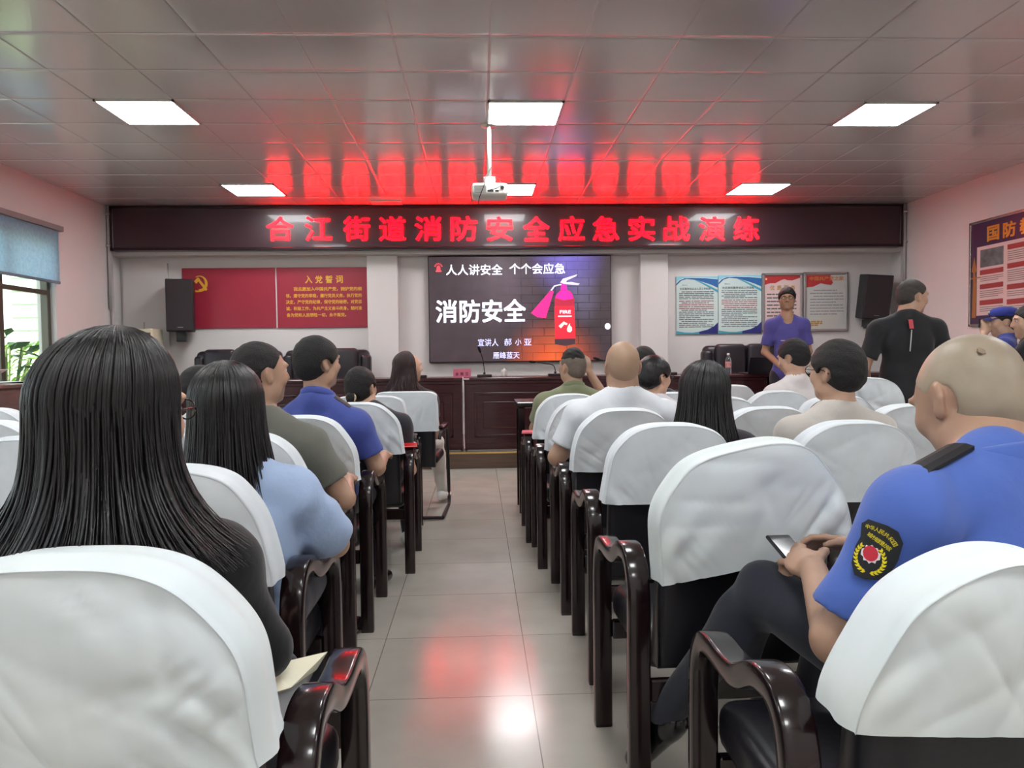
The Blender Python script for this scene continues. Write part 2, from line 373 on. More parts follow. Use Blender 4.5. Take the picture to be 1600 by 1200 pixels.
# ------------------------------------------------------------------ projector on its pole
pj = at(765, 298, Y=6.62)
t = thing('projector', 'white ceiling projector hanging on a pole in the middle of the hall', 'projector', (pj[0], 6.62, H))
zt = pj[2] - H
wp = M('projector_white', '#e4e2da', .35); dk = M('dark_plastic', '#1b1a1c', .35)
bm = bmesh.new(); cyl(bm, (0, 0, 0), (0, 0, zt + .1), .018, n=16); lathe(bm, [(.07, -.012), (.07, 0)]); obj('pole', bm, wp, t, True)
bm = bmesh.new(); bx(bm, -.05, .05, -.05, .05, zt + .05, zt + .11, .006); bx(bm, -.09, .09, -.012, .012, zt + .045, zt + .06, .003); bx(bm, -.012, .012, -.09, .09, zt + .045, zt + .06, .003); obj('bracket', bm, wp, t)
bdy = obj('body', box(-.155, .155, -.12, .12, zt - .065, zt + .045, .028, 4), wp, t, True)
bm = bmesh.new(); 
for i in range(6): bx(bm, -.13, -.03, -.124, -.118, zt - .04 + i * .011, zt - .035 + i * .011)
obj('vent', bm, M('vent_grey', '#8b8a85', .5), t)
bm = bmesh.new(); cyl(bm, (.105, -.128, zt + .0), (.105, -.11, zt + .0), .016); bx(bm, -.02, .03, -.123, -.118, zt - .035, zt - .018); bx(bm, .045, .075, -.123, -.118, zt - .035, zt - .02); obj('port', bm, dk, t)
bm = bmesh.new(); cyl(bm, (.06, .11, zt), (.06, .14, zt), .04); obj('lens', bm, dk, t, True)
bm = bmesh.new()
tube(bm, smooth_path([(.02, -.02, zt + .2), (-.05, -.1, zt + .07), (-.04, -.14, zt + .03), (-.09, -.135, zt - .08), (-.1, -.13, zt - .14)], 3), .0035, 6)
tube(bm, smooth_path([(.01, -.02, zt + .12), (.09, -.1, zt + .07), (.1, -.13, zt + .02), (.06, -.14, zt - .01), (.0, -.13, zt - .02)], 3), .003, 6)
tube(bm, smooth_path([(-.14, -.1, zt + .05), (-.17, -.12, zt), (-.15, -.11, zt - .12)], 3), .003, 6)
obj('cable', bm, dk, t, True)
obj('access_plate', box(-.0, .0, 0, 0, 0, 0), None, t) if False else None
sp = at(605, 323, Y=9.9)
tag(obj('ceiling_vent', box(sp[0] - .2, sp[0] + .2, 9.75, 9.98, H - .02, H + .002, .006), M('lamp_frame'), None), 'small pale ceiling vent strip above the sign', 'vent')
# ------------------------------------------------------------------ things on the front wall
WALLY = YF - .002
def rect_at(x0, y0, x1, y1, Y):
    a, b_ = at(x0, (y0 + y1) / 2, Y=Y), at(x1, (y0 + y1) / 2, Y=Y); c, d = at((x0 + x1) / 2, y0, Y=Y), at((x0 + x1) / 2, y1, Y=Y)
    return a[0], b_[0], d[2], c[2]
# --- LED wall screen with the lesson slide
x0, x1, z0, z1 = rect_at(671, 401, 954, 564, 10.36)
TW, TH = x1 - x0, z1 - z0
tv = thing('wall_screen', 'large wall screen showing a dark fire safety slide with red extinguisher', 'screen', (x0, 10.36, z0))
obj('bezel', box(-.012, TW + .012, 0, .09, -.012, TH + .012, .004), M('screen_black', '#131215', .35), tv)
def slide_mat():
    m = bpy.data.materials.new('slide_light'); m.use_nodes = True; nt = m.node_tree; b = nt.nodes['Principled BSDF']; N = nt.nodes.new; Lk = nt.links.new
    b.inputs['Base Color'].default_value = (.01, .01, .01, 1); b.inputs['Roughness'].default_value = .25
    tc = N('ShaderNodeTexCoord'); sp = N('ShaderNodeSeparateXYZ'); Lk(tc.outputs['Object'], sp.inputs[0])
    cb = N('ShaderNodeCombineXYZ'); Lk(sp.outputs[0], cb.inputs[0]); Lk(sp.outputs[2], cb.inputs[1])
    def spot(cx, cz, rx, rz):
        mp = N('ShaderNodeMapping'); mp.inputs['Scale'].default_value = (1 / rx, 1 / rz, 1); mp.inputs['Location'].default_value = (-cx / rx, -cz / rz, 0)
        Lk(cb.outputs[0], mp.inputs[0]); v = N('ShaderNodeVectorMath'); v.operation = 'LENGTH'; Lk(mp.outputs[0], v.inputs[0])
        r = N('ShaderNodeMapRange'); r.interpolation_type = 'SMOOTHSTEP'; r.inputs[1].default_value = 0; r.inputs[2].default_value = 1; r.inputs[3].default_value = 1; r.inputs[4].default_value = 0
        Lk(v.outputs['Value'], r.inputs[0]); return r.outputs[0]
    br = N('ShaderNodeTexBrick'); br.inputs['Scale'].default_value = 1; br.inputs['Brick Width'].default_value = .31; br.inputs['Row Height'].default_value = .112; br.inputs['Mortar Size'].default_value = .005
    br.inputs['Color1'].default_value = (1, 1, 1, 1); br.inputs['Color2'].default_value = (.8, .8, .8, 1); br.inputs['Mortar'].default_value = (.12, .12, .12, 1)
    Lk(cb.outputs[0], br.inputs['Vector'])
    nz = N('ShaderNodeTexNoise'); nz.inputs['Scale'].default_value = 5; nz.inputs['Detail'].default_value = 6; Lk(tc.outputs['Object'], nz.inputs['Vector'])
    cur = None
    def mix(a, bcol, fac, k):
        f = N('ShaderNodeMath'); f.operation = 'MULTIPLY'; f.inputs[1].default_value = k; Lk(fac, f.inputs[0])
        mx = N('ShaderNodeMix'); mx.data_type = 'RGBA'
        if isinstance(a, tuple): mx.inputs[6].default_value = a
        else: Lk(a, mx.inputs[6])
        mx.inputs[7].default_value = bcol; Lk(f.outputs[0], mx.inputs[0]); return mx.outputs[2]
    c = mix((.058, .036, .045, 1), (.12, .07, .10, 1), spot(TW * .45, TH * .7, .9, .8), .8)
    c = mix(c, (.26, .2, .75, 1), spot(TW * .76, TH * .98, .6, .62), .95)
    c = mix(c, (.35, .3, .55, 1), spot(TW * .84, TH * .62, .3, .5), .4)
    c = mix(c, (1.0, .14, .03, 1), spot(TW * .68, -.05, .75, .75), 1.0)
    ml = N('ShaderNodeMix'); ml.data_type = 'RGBA'; ml.blend_type = 'MULTIPLY'
    msk = spot(TW * .74, TH * .45, 1.15, 1.2)
    Lk(msk, ml.inputs[0]); Lk(c, ml.inputs[6]); Lk(br.outputs[0], ml.inputs[7])
    m2 = N('ShaderNodeMix'); m2.data_type = 'RGBA'; m2.blend_type = 'OVERLAY'; m2.inputs[0].default_value = .35
    Lk(ml.outputs[2], m2.inputs[6]); Lk(nz.outputs['Fac'], m2.inputs[7])
    Lk(m2.outputs[2], b.inputs['Emission Color']); b.inputs['Emission Strength'].default_value = 1.0
    return m
obj('display', box(0, TW, -.004, .0, 0, TH), slide_mat(), tv)
def sx(v): return (v - 55) / 1463 * TW
def sz(v): return TH - (v - 52) / 838 * TH
def EM(name, col, e): return M(name, col, .5, emit=e)
L = Lettering()
L.add('人人讲安全', sx(192), sx(645), sz(198), sz(112), y=-.006, bold=.014);obj('slide_heading', L.mesh(), EM('slide_white', (.86, .88, 1.0), .95), tv); L = Lettering(); L.add('个个会应急', sx(700), sx(1150), sz(193), sz(106), y=-.006, bold=.014); obj('slide_heading', L.mesh(), MATS['slide_white'], tv); L = Lettering()
L.add('消防安全', sx(105), sx(830), sz(578), sz(392), y=-.006, bold=.022)
obj('slide_title', L.mesh(), EM('slide_white', (.86, .88, 1.0), .95), tv)
L = Lettering(); L.add('宣讲人', sx(440), sx(605), sz(768), sz(708), y=-.006, bold=.012).add('郝', sx(652), sx(712), sz(766), sz(708), y=-.006, bold=.012).add('小', sx(740), sx(790), sz(764), sz(710), y=-.006, bold=.012).add('亚', sx(812), sx(872), sz(764), sz(712), y=-.006, bold=.012)
L.add('雁峰蓝天', sx(560), sx(775), sz(870), sz(815), y=-.006, bold=.012)
obj('slide_caption', L.mesh(), EM('slide_lilac', (.62, .62, .95), .9), tv)
def flat(pts, y, name, mat_, parent, fx=sx, fz=sz, th=.0015):
    bm = bmesh.new(); prism(bm, [(fx(a), fz(b_)) for a, b_ in pts], y - th, y); return obj(name, bm, mat_, parent)
flat([(1060, 455), (1222, 455), (1228, 712), (1066, 714)], -.0075, 'pictured_label', EM('slide_red', (1, .02, .04), .95), tv)
flat([(1062, 400), (1075, 360), (1105, 330), (1125, 318), (1160, 318), (1190, 332), (1212, 360), (1222, 400), (1222, 456), (1062, 456)], -.007, 'pictured_cylinder', EM('slide_dark_red', (.42, .02, .05), .8), tv)
flat([(1068, 385), (1080, 355), (1108, 332), (1126, 322), (1160, 322), (1188, 336), (1208, 362), (1214, 392), (1140, 405)], -.0085, 'pictured_shoulder', EM('slide_magenta', (.9, .02, .32), .95), tv)
flat([(1062, 712), (1228, 712), (1226, 758), (1146, 772), (1062, 758)], -.0072, 'pictured_base', EM('slide_brown', (.06, .03, .04), .7), tv)
flat([(1035, 320), (1055, 335), (990, 545), (925, 540), (870, 505)], -.0075, 'pictured_horn', EM('slide_pink', (1, .02, .22), .95), tv)
flat([(1118, 270), (1160, 275), (1165, 322), (1112, 322)], -.009, 'pictured_valve', EM('slide_red'), tv) if 0 else flat([(1118, 270), (1160, 275), (1165, 322), (1112, 322)], -.009, 'pictured_valve', MATS['slide_magenta'], tv)
bm = bmesh.new()
for pts in ([(1110, 262), (1130, 232), (1250, 196), (1240, 212), (1165, 245), (1150, 272)], [(1130, 262), (1200, 258), (1268, 272), (1255, 284), (1130, 274)], [(1030, 322), (1060, 284), (1120, 272), (1120, 282), (1066, 294), (1042, 328)]):
    prism(bm, [(sx(a), sz(b_)) for a, b_ in pts], -.0105, -.0095)
obj('pictured_handle', bm, EM('slide_silver', (.62, .58, .66), .95), tv)
L = Lettering(); L.add('FIRE', sx(1104), sx(1194), sz(512), sz(485), y=-.0095, bold=.02); L.add('—————', sx(1090), sx(1200), sz(538), sz(528), y=-.0095)
obj('pictured_lettering', L.mesh(), MATS['slide_white'], tv)
bm = bmesh.new(); prism(bm, [(sx(a), sz(b_)) for a, b_ in [(1092, 612), (1135, 575), (1166, 592), (1160, 604), (1138, 600), (1112, 630)]], -.0098, -.0092)
prism(bm, [(sx(a), sz(b_)) for a, b_ in [(1160, 640), (1168, 615), (1184, 590), (1186, 610), (1200, 622), (1202, 648), (1186, 664), (1166, 658)]], -.0098, -.0092)
obj('pictured_flame', bm, EM('slide_cream', (.9, .75, .6), .9), tv)
bm = bmesh.new()
for i in range(7):
    a = math.radians(20 + i * 23.3); cx, cz = 132, 135
    p = [(cx + math.cos(a) * 24, cz - math.sin(a) * 24), (cx + math.cos(a) * 36, cz - math.sin(a) * 36)]
    n_ = (math.sin(a) * 3.2, math.cos(a) * 3.2)
    prism(bm, [(sx(p[0][0] - n_[0]), sz(p[0][1] - n_[1])), (sx(p[0][0] + n_[0]), sz(p[0][1] + n_[1])), (sx(p[1][0] + n_[0]), sz(p[1][1] + n_[1])), (sx(p[1][0] - n_[0]), sz(p[1][1] - n_[1]))], -.007, -.006)
prism(bm, [(sx(a), sz(b_)) for a, b_ in [(116, 160), (118, 132), (126, 120), (138, 120), (147, 132), (149, 160)]], -.007, -.006)
prism(bm, [(sx(a), sz(b_)) for a, b_ in [(110, 170), (110, 160), (156, 160), (156, 170)]], -.007, -.006)
obj('pictured_siren', bm, EM('slide_siren', (1, .07, .1), .9), tv)
bm = bmesh.new(); prism(bm, [(sx(1493 + 24 * math.cos(a)), sz(618 + 26 * math.sin(a))) for a in [2 * PI * i / 20 for i in range(20)]], -.007, -.006); obj('touch_button', bm, EM('slide_button', (.75, .78, .95), .9), tv)
bm = bmesh.new(); bx(bm, sx(796), sx(798), -.011, -.0105, 0, TH); bx(bm, 0, TW, -.011, -.0105, TH * .5 - .001, TH * .5 + .001); obj('panel_joint', bm, M('joint_dark', '#2a2024', .5), tv)
# --- red oath boards
red = M('oath_red', '#a32c40', .35, var=(1, .12)); gold = M('oath_gold', '#e8b23a', .4); rim = M('board_rim', '#d9c6c6', .4)
def board(name, label, cat, r, Y=WALLY, th=.02):
    x0, x1, z0, z1 = rect_at(*r, Y)
    t = thing(name, label, cat, (x0, Y, z0)); return t, x1 - x0, z1 - z0
t, w, h = board('red_board', 'plain red wall board with yellow emblem beside the left loudspeaker', 'board', (286, 419, 431, 513))
obj('panel', box(0, w, -.02, 0, 0, h, .003, 1), red, t)
def fx1(v): return (v - 118) / 672 * w
def fz1(v): return h - (v - 181) / 431 * h
bm = bmesh.new()
# sickle: crescent + handle; hammer crossing it
cx, cz = 246, 292; out = []
for i in range(25):
    a = math.radians(128 - i * 9.4); out.append((cx + 56 * math.cos(a), cz - 58 * math.sin(a)))
for i in range(25):
    a = math.radians(-98 + i * 8.6); out.append((cx - 4 + 41 * math.cos(a), cz - 6 - 47 * math.sin(a) * .96))
prism(bm, [(fx1(a), fz1(b_)) for a, b_ in out], -.024, -.019)
prism(bm, [(fx1(a), fz1(b_)) for a, b_ in [(232, 340), (244, 350), (222, 352), (210, 350), (212, 338)]], -.0242, -.019)
prism(bm, [(fx1(a), fz1(b_)) for a, b_ in [(226, 262), (238, 250), (300, 332), (288, 344)]], -.0245, -.019)
prism(bm, [(fx1(a), fz1(b_)) for a, b_ in [(204, 276), (232, 246), (250, 260), (222, 292)]], -.0248, -.019)
obj('emblem', bm, gold, t)
t, w, h = board('oath_board', 'red wall board with four gold title characters and an oath in gold lines', 'board', (433.5, 418, 576, 512))
obj('panel', box(0, w, -.02, 0, 0, h, .003, 1), red, t)
def fx2(v): return (v - 800) / 645 * w
def fz2(v): return h - (v - 178) / 428 * h
L = Lettering()
for i, ch in enumerate('入党誓词'): L.add(ch, fx2(1000 + i * 72), fx2(1050 + i * 72), fz2(290), fz2(236), y=-.02, bold=.02)
for body, a, b_, c, d in (('我志愿加入中国共产党，拥护党的纲', 918, 1398, 317, 345), ('领，遵守党的章程，履行党员义务，执行党的', 862, 1398, 364, 392), ('决定，严守党的纪律，保守党的秘密，对党忠', 862, 1398, 408, 437), ('诚，积极工作，为共产主义奋斗终身，随时准', 862, 1398, 455, 483), ('备为党和人民牺牲一切，永不叛党。', 865, 1285, 501, 529)):
    L.add(body, fx2(a), fx2(b_), fz2(d), fz2(c), y=-.02, bold=.02)
obj('lettering', L.mesh(), gold, t)
# --- four notice boards on the right of the screen
def lines(L_, x0, x1, ztop, zbot, n, y, th, seed, ind=.0):
    rnd = random.Random(seed); bm = L_
    for i in range(n):
        z = ztop - (ztop - zbot) * i / max(1, n - 1); x = x0 + (ind if rnd.random() < .3 else 0); e = x1 - (rnd.random() * .5 * (x1 - x0) if rnd.random() < .25 else 0)
        while x < e - .01:
            q = min(e, x + rnd.uniform(.025, .09)); bx(bm, x, q, y - .0012, y, z - th, z); x = q + rnd.uniform(.003, .012)
ink = M('notice_ink', '#5a5c60', .6); inkr = M('notice_ink_red', '#a2474c', .6)
paleb = M('notice_pale', '#cfdfdb', .35, var=(2, .15, '#b7dbe0')); blue = M('notice_blue', '#2f66a6', .35); teal = M('notice_teal', '#4fa3b8', .35); navy = M('notice_navy', '#2c2f78', .35); sky_ = M('notice_sky', '#8fd0de', .35); steel = M('notice_steel', '#aaa7a6', .3, metal=.7)
def blue_board(label, r, seed, title):
    t, w, h = board('notice_board', label, 'notice board', r); t['group'] = 'notice boards on the front wall'
    obj('panel', box(0, w, -.018, 0, 0, h, .003, 1), paleb, t)
    P_ = lambda pts: [(a * w, b_ * h) for a, b_ in pts]
    bm = bmesh.new(); prism(bm, P_([(0, 1), (0, .9), (.1, .955), (.25, .975), (.45, .985), (.75, .975), (1, .955), (1, 1)]), -.0195, -.017); obj('sky_band', bm, sky_, t)
    bm = bmesh.new(); prism(bm, P_([(0, .87), (.08, .93), (.2, .965), (.4, .972), (.7, .965), (1, .945), (1, .8), (.85, .85), (.65, .9), (.45, .94), (.25, .955), (.12, .925), (.0, .84)]), -.0205, -.017); obj('blue_sweep', bm, blue, t)
    bm = bmesh.new(); prism(bm, P_([(.4, .95), (.6, .905), (.8, .835), (1, .76), (1, .715), (.8, .8), (.6, .88)]), -.0212, -.017); obj('teal_sweep', bm, teal, t)
    bm = bmesh.new(); prism(bm, P_([(1, .2), (.9, .13), (.75, .075), (.55, .04), (.55, 0), (1, 0)]), -.0205, -.017); obj('navy_corner', bm, navy, t)
    bm = bmesh.new(); prism(bm, P_([(.0, .055), (.2, .03), (.4, .025), (.6, .045), (.6, 0), (0, 0)]), -.0198, -.017); obj('teal_corner', bm, teal, t)
    L = Lettering(); L.add(title, .09 * w, .83 * w, .765 * h, .805 * h, y=-.018, bold=.02); L.add('衡阳社会', .14 * w, .27 * w, .842 * h, .858 * h, y=-.018); obj('title', L.mesh(), ink, t)
    bm = bmesh.new(); lines(bm, .07 * w, .9 * w, .74 * h, .62 * h, 5, -.018, .011, seed, .06 * w); lines(bm, .07 * w, .9 * w, .42 * h, .13 * h, 10, -.018, .011, seed + 1, .06 * w); obj('notice_text', bm, ink, t)
    bm = bmesh.new(); lines(bm, .07 * w, .9 * w, .58 * h, .45 * h, 5, -.018, .011, seed + 2, .06 * w); obj('notice_text', bm, inkr, t)
blue_board('pale blue notice board nearest the pilaster, leftmost of the four', (1056, 432, 1121, 522), 3, '社区服务站从业人员工作职责')
blue_board('pale blue notice board next to the red topped framed board', (1122, 430, 1189, 521), 9, '社区居民服务站点工作流程')
t, w, h = board('notice_board', 'pink notice board with wavy red top in a silver frame behind the speaker', 'notice board', (1190, 427, 1253, 518)); t['group'] = 'notice boards on the front wall'
def frame_(t, w, h):
    bm = bmesh.new()
    for q in ((0, w, 0, .035), (0, w, h - .035, h), (0, .035, 0, h), (w - .035, w, 0, h)): bx(bm, q[0], q[1], -.035, 0, q[2], q[3], .006, 1)
    obj('frame', bm, steel, t)
frame_(t, w, h); obj('panel', box(.03, w - .03, -.016, 0, .03, h - .03), M('notice_pink', '#e2c3c2', .35, var=(1.6, .5, '#ddd5cc')), t)
bm = bmesh.new(); prism(bm, [(a * w, b_ * h) for a, b_ in [(.06, .96), (.06, .8), (.2, .83), (.33, .83), (.45, .875), (.55, .9), (.62, .88), (.75, .875), (.94, .92), (.94, .96)]], -.018, -.015); obj('red_wave', bm, M('notice_red', '#b93a3c', .35), t)
bm = bmesh.new(); prism(bm, [(.1 * w + .02 * math.cos(PI / 2 + i * PI / 5) * (1 if i % 2 == 0 else .45), .9 * h + .02 * math.sin(PI / 2 + i * PI / 5) * (1 if i % 2 == 0 else .45)) for i in range(10)], -.0195, -.017); obj('star', bm, M('notice_star', '#ffd7a0', .4), t)
L = Lettering()
for i, ch in enumerate('优质服务'): L.add(ch, (.2 + i * .17) * w, (.31 + i * .17) * w, .71 * h, .79 * h, y=-.016, bold=.02)
obj('title', L.mesh(), M('notice_ochre', '#b08a3c', .4), t)
bm = bmesh.new(); lines(bm, .12 * w, .85 * w, .65 * h, .28 * h, 7, -.016, .018, 21); obj('notice_text', bm, ink, t)
t, w, h = board('notice_board', 'pale notice board with red ribbon heading in a silver frame near the right loudspeaker', 'notice board', (1255, 425, 1324, 518)); t['group'] = 'notice boards on the front wall'
frame_(t, w, h); obj('panel', box(.03, w - .03, -.016, 0, .03, h - .03), M('notice_grey', '#cfcbc2', .35, var=(1.5, .6, '#b9c7cf')), t)
bm = bmesh.new(); prism(bm, [(a * w, b_ * h) for a, b_ in [(.05, .95), (.05, .74), (.22, .755), (.38, .81), (.5, .79), (.62, .78), (.66, .82), (.62, .87), (.6, .95)]], -.018, -.015); obj('red_ribbon', bm, MATS['notice_red'], t)
L = Lettering(); L.add('中国共产党之家', .13 * w, .9 * w, .855 * h, .925 * h, y=-.018, bold=.02); obj('title', L.mesh(), M('notice_orange', '#d08a4a', .4), t)
bm = bmesh.new(); lines(bm, .14 * w, .9 * w, .7 * h, .3 * h, 9, -.016, .013, 31, .08 * w); obj('notice_text', bm, M('notice_ink_pale', '#8f9096', .6), t)
bm = bmesh.new(); lines(bm, .16 * w, .42 * w, .18 * h, .12 * h, 3, -.016, .02, 35); obj('ochre_text', bm, MATS['notice_ochre'], t)
# --- education board on the right wall
Yn, Yf_ = 6.6, 8.72
zt_, zb_ = at(1524, 347, X=XR - .02)[2], at(1524, 510, X=XR - .02)[2]
t = thing('education_board', 'large dark red and purple defence education board on the right wall', 'notice board', (XR - .002, Yf_, zb_), -PI / 2)
w, h = Yf_ - Yn, zt_ - zb_
obj('panel', box(0, w, -.02, 0, 0, h), M('edu_purple', '#4a2c4c', .3, var=(1.2, .6, '#2e3352')), t)
bm = bmesh.new()
for q in ((0, w, 0, .03), (0, w, h - .03, h), (0, .03, 0, h), (w - .03, w, 0, h)): bx(bm, q[0], q[1], -.035, 0, q[2], q[3], .004, 1)
obj('frame', bm, M('edu_frame', '#a89a98', .25, metal=.8), t)
obj('sheet', box(.13, w - .13, -.022, -.019, .12, h - .3), M('edu_sheet', '#dcc3c0', .3), t)
L = Lettering()
for i, ch in enumerate('国防教育知识'): L.add(ch, .3 + i * .26, .5 + i * .26, h - .26, h - .09, y=-.02, bold=.03)
obj('title', L.mesh(), M('edu_gold', '#d7a13c', .35, metal=.3), t)
bm = bmesh.new(); bm2 = bmesh.new(); bm3 = bmesh.new(); cw = (w - .3) / 4
for c in range(4):
    xa = .19 + c * (cw - .005); xb = xa + cw - .07; z = h - .34
    if c == 0: bx(bm3, xa, xb, -.024, -.021, z - .2, z); z -= .23
    k = 0
    while z > .24:
        bx(bm, xa, xb, -.025, -.021, z - .055, z, .004, 1); z -= .075
        n_ = 3 + (c * 2 + k) % 4
        for i in range(n_):
            if z > .16: bx(bm2, xa, xb - (.08 if i == n_ - 1 else 0), -.0232, -.021, z - .008, z); z -= .022
        z -= .02; k += 1
obj('heading_bar', bm, M('edu_bar', '#a3403f', .35), t); obj('notice_text', bm2, M('edu_ink', '#857a72', .5), t); obj('photograph', bm3, M('edu_photo', '#6f7c7d', .4, var=(9, .8, '#3e4345')), t)
bm = bmesh.new()
prism(bm, [(.05, .1), (.12, .1), (.12, .5), (.1, .62), (.13, .64), (.085, .8), (.04, .64), (.07, .62)], -.0235, -.02); bx(bm, .02, .2, -.0238, -.02, .55, .565); obj('gilt_tower', bm, M('edu_tower', '#b07a42', .35, metal=.3), t)
# --- loudspeakers
def loudspeaker(label, p, w, h, d, rz, tilt):
    t = thing('loudspeaker', label, 'loudspeaker', p, rz); t['group'] = 'wall loudspeakers'
    R_ = Matrix.Rotation(tilt, 3, 'X')
    bm = bmesh.new(); bx(bm, -w / 2, w / 2, -d / 2, d / 2, -h / 2, h / 2, .012, 2); bmesh.ops.rotate(bm, verts=bm.verts, cent=(0, 0, 0), matrix=R_); obj('cabinet', bm, M('speaker_black', '#232126', .45, bump=(120, .1)), t)
    bm = bmesh.new(); bx(bm, -w / 2 + .012, w / 2 - .012, -d / 2 - .012, -d / 2 + .002, -h / 2 + .012, h / 2 - .012, .006, 2); bmesh.ops.rotate(bm, verts=bm.verts, cent=(0, 0, 0), matrix=R_); obj('grille', bm, M('speaker_grille', '#2d2529', .7, bump=(400, .3, .002)), t)
    bm = bmesh.new(); bx(bm, -.03, .04, -d / 2 - .014, -d / 2 - .011, -h / 2 + .05, -h / 2 + .058); bmesh.ops.rotate(bm, verts=bm.verts, cent=(0, 0, 0), matrix=R_); obj('badge', bm, M('badge_grey', '#8c8890', .3, metal=.8), t)
    bm = bmesh.new(); bx(bm, -.06, .06, -.03, d / 2 + .02, -h / 2 - .13, -h / 2 + .02, .006); bx(bm, -.05, .05, d / 2 - .02, d / 2 + .12, -h / 2 - .1, -h / 2 - .0, .004); obj('bracket', bm, MATS['dark_plastic'], t)
pa = at(282, 478, Y=10.2); loudspeaker('black loudspeaker mounted beside the red emblem board', pa, .33, .68, .3, .28, .0)
pb = at(1366, 464, Y=10.2); loudspeaker('black loudspeaker tilted down, mounted beside the framed notice boards', pb, .36, .60, .26, -.12, .1)
bpy.data.objects['loudspeaker.001'].rotation_euler = (0, .07, -.12)
# --- cabinet air conditioner in the corner
pa = at(215, 515, Y=10.15)
t = thing('air_conditioner', 'pale floor standing air conditioner in the front corner by the window wall', 'air conditioner', (at(217, 515, Y=10.0)[0], 10.0, PZ))
ah = pa[2] - PZ
obj('body', box(-.24, .24, -.16, .16, 0, ah, .02, 3), M('ac_body', '#cfcdb4', .4), t)
bm = bmesh.new(); bx(bm, -.2, .21, -.168, -.155, ah - .36, ah - .05, .004); obj('outlet_panel', bm, M('ac_dark', '#5a5a3c', .5), t)
bm = bmesh.new()
for i in range(7): bx(bm, -.19, .2, -.178, -.16, ah - .34 + i * .042, ah - .325 + i * .042)
obj('louver', bm, M('ac_louver', '#8d8b6c', .45), t)
obj('lower_panel', box(-.2, .2, -.17, -.155, .08, ah - .45, .01), MATS['ac_body'], t)
bm = bmesh.new(); cyl(bm, (.07, .0, ah), (.07, 0, ah + .09), .007, n=8); obj('antenna', bm, M('ac_grey', '#77776c', .5), t)
# --- platform desks
dw = M('desk_wood', '#3b1a1f', .25, stretch=(1, 1, 9), var=(4, .25), coat=.35)
DY, DT, UW = 8.6, .995, 1.75
def desk(x, label):
    t = thing('platform_desk', label, 'desk', (x, DY, PZ), 0, 'desks along the platform'); h = DT - PZ
    obj('worktop', box(0, UW - .006, -.03, .6, h - .035, h, .008), dw, t)
    obj('front_panel', box(.01, UW - .016, 0, .025, 0, h - .036, .002), dw, t)
    for s in (.01, UW - .041): obj('side_panel', box(s, s + .025, .026, .57, 0, h - .036, .002), dw, t)
    bm = bmesh.new()
    for q in ((.12, UW - .12, .14, .17), (.12, UW - .12, h - .2, h - .17), (.12, .15, .14, h - .17), (UW - .15, UW - .12, .14, h - .17)): bx(bm, q[0], q[1], -.014, .002, q[2], q[3], .006, 2)
    obj('panel_moulding', bm, dw, t)
    bm = bmesh.new(); bx(bm, .22, UW - .22, -.008, .002, .24, h - .27, .01, 2); obj('raised_field', bm, dw, t)
    bm = bmesh.new(); bx(bm, .01, UW - .016, -.012, .002, .0, .07, .005, 1); bx(bm, .01, UW - .016, -.01, .002, h - .075, h - .036, .004, 1); obj('plinth', bm, dw, t)
dx0 = at(724, 640, Y=DY)[0]
for i, lab in enumerate(('long dark wooden desk below the red emblem board', 'long dark wooden desk beyond the cantilever chair, left of the white cable', 'long dark wooden desk under the wall screen, right of the white cable', 'long dark wooden desk with the water bottle on it', 'long dark wooden desk at the right end of the platform')):
    desk(dx0 + (i - 2) * UW + .003, lab)
bm = bmesh.new(); tube(bm, smooth_path([(0, .08, DT + .004), (0, -.03, DT + .008), (0, -.052, DT - .03), (.006, -.05, DT - .3), (0, -.05, DT - .55), (.01, -.05, PZ + .02)], 2), .006, 6)
tag(obj('cable', bm, M('cable_white', '#d8c9c9', .4), None, True, (dx0, DY, 0)), 'thin white cable hanging down the front of the desks', 'cable')
tag(obj('sticker', box(.0, .06, -.0325, -.0305, DT - .02, DT - .008), M('label_white', '#e6dada', .4), None, False, (dx0 + .01, DY, 0)), 'tiny white sticker on the desk edge beside the cable', 'sticker')
# --- leather executive chairs behind the desks
lea = M('black_leather', '#29232a', .35, bump=(45, .25, .004), var=(4, .25))
def sofa():
    t = thing('leather_sofa', 'x', 'sofa', (0, 0, PZ), PI); w = .545
    obj('base', box(-w, w, -.36, .34, .06, .3, .03, 3), lea, t, True)
    bm = bmesh.new(); bx(bm, -w, w, -.4, -.22, .25, 1.16, .07, 4); obj('backrest', bm, lea, t, True)
    for s in (-1, 1):
        a, b_ = sorted((s * .01, s * (w - .13)))
        bm = bmesh.new(); bx(bm, a, b_, -.25, -.12, .5, 1.18, .055, 4); obj('back_cushion', bm, lea, t, True)
        bm = bmesh.new(); bx(bm, a, b_, -.2, .36, .3, .46, .05, 4); obj('seat_cushion', bm, lea, t, True)
        a, b_ = sorted((s * (w - .12), s * (w + .02)))
        bm = bmesh.new(); bx(bm, a, b_, -.36, .34, .06, .64, .05, 4); obj('armrest', bm, lea, t, True)
        bm = bmesh.new(); bx(bm, a, b_, -.38, -.2, .5, 1.1, .05, 4); obj('wing', bm, lea, t, True)
        for y in (-.3, .28): 
            bm = bmesh.new(); cyl(bm, (s * (w - .07), y, 0), (s * (w - .07), y, .07), .025); obj('foot', bm, MATS['dark_plastic'], t)
    return t
e0 = sofa()
for i, (px, lab) in enumerate(((368, 'black leather sofa below the red emblem board'), (508, 'black leather sofa beside the left pilaster below the oath board'), (1168, 'black leather sofa behind the water bottle'))):
    p = at(px, 560, Y=9.9); loc = (p[0], 9.78, PZ)
    r = e0 if i == 0 else dup(e0, loc, PI); r.location = loc; r['label'] = lab; r['group'] = 'leather sofas behind the desks'
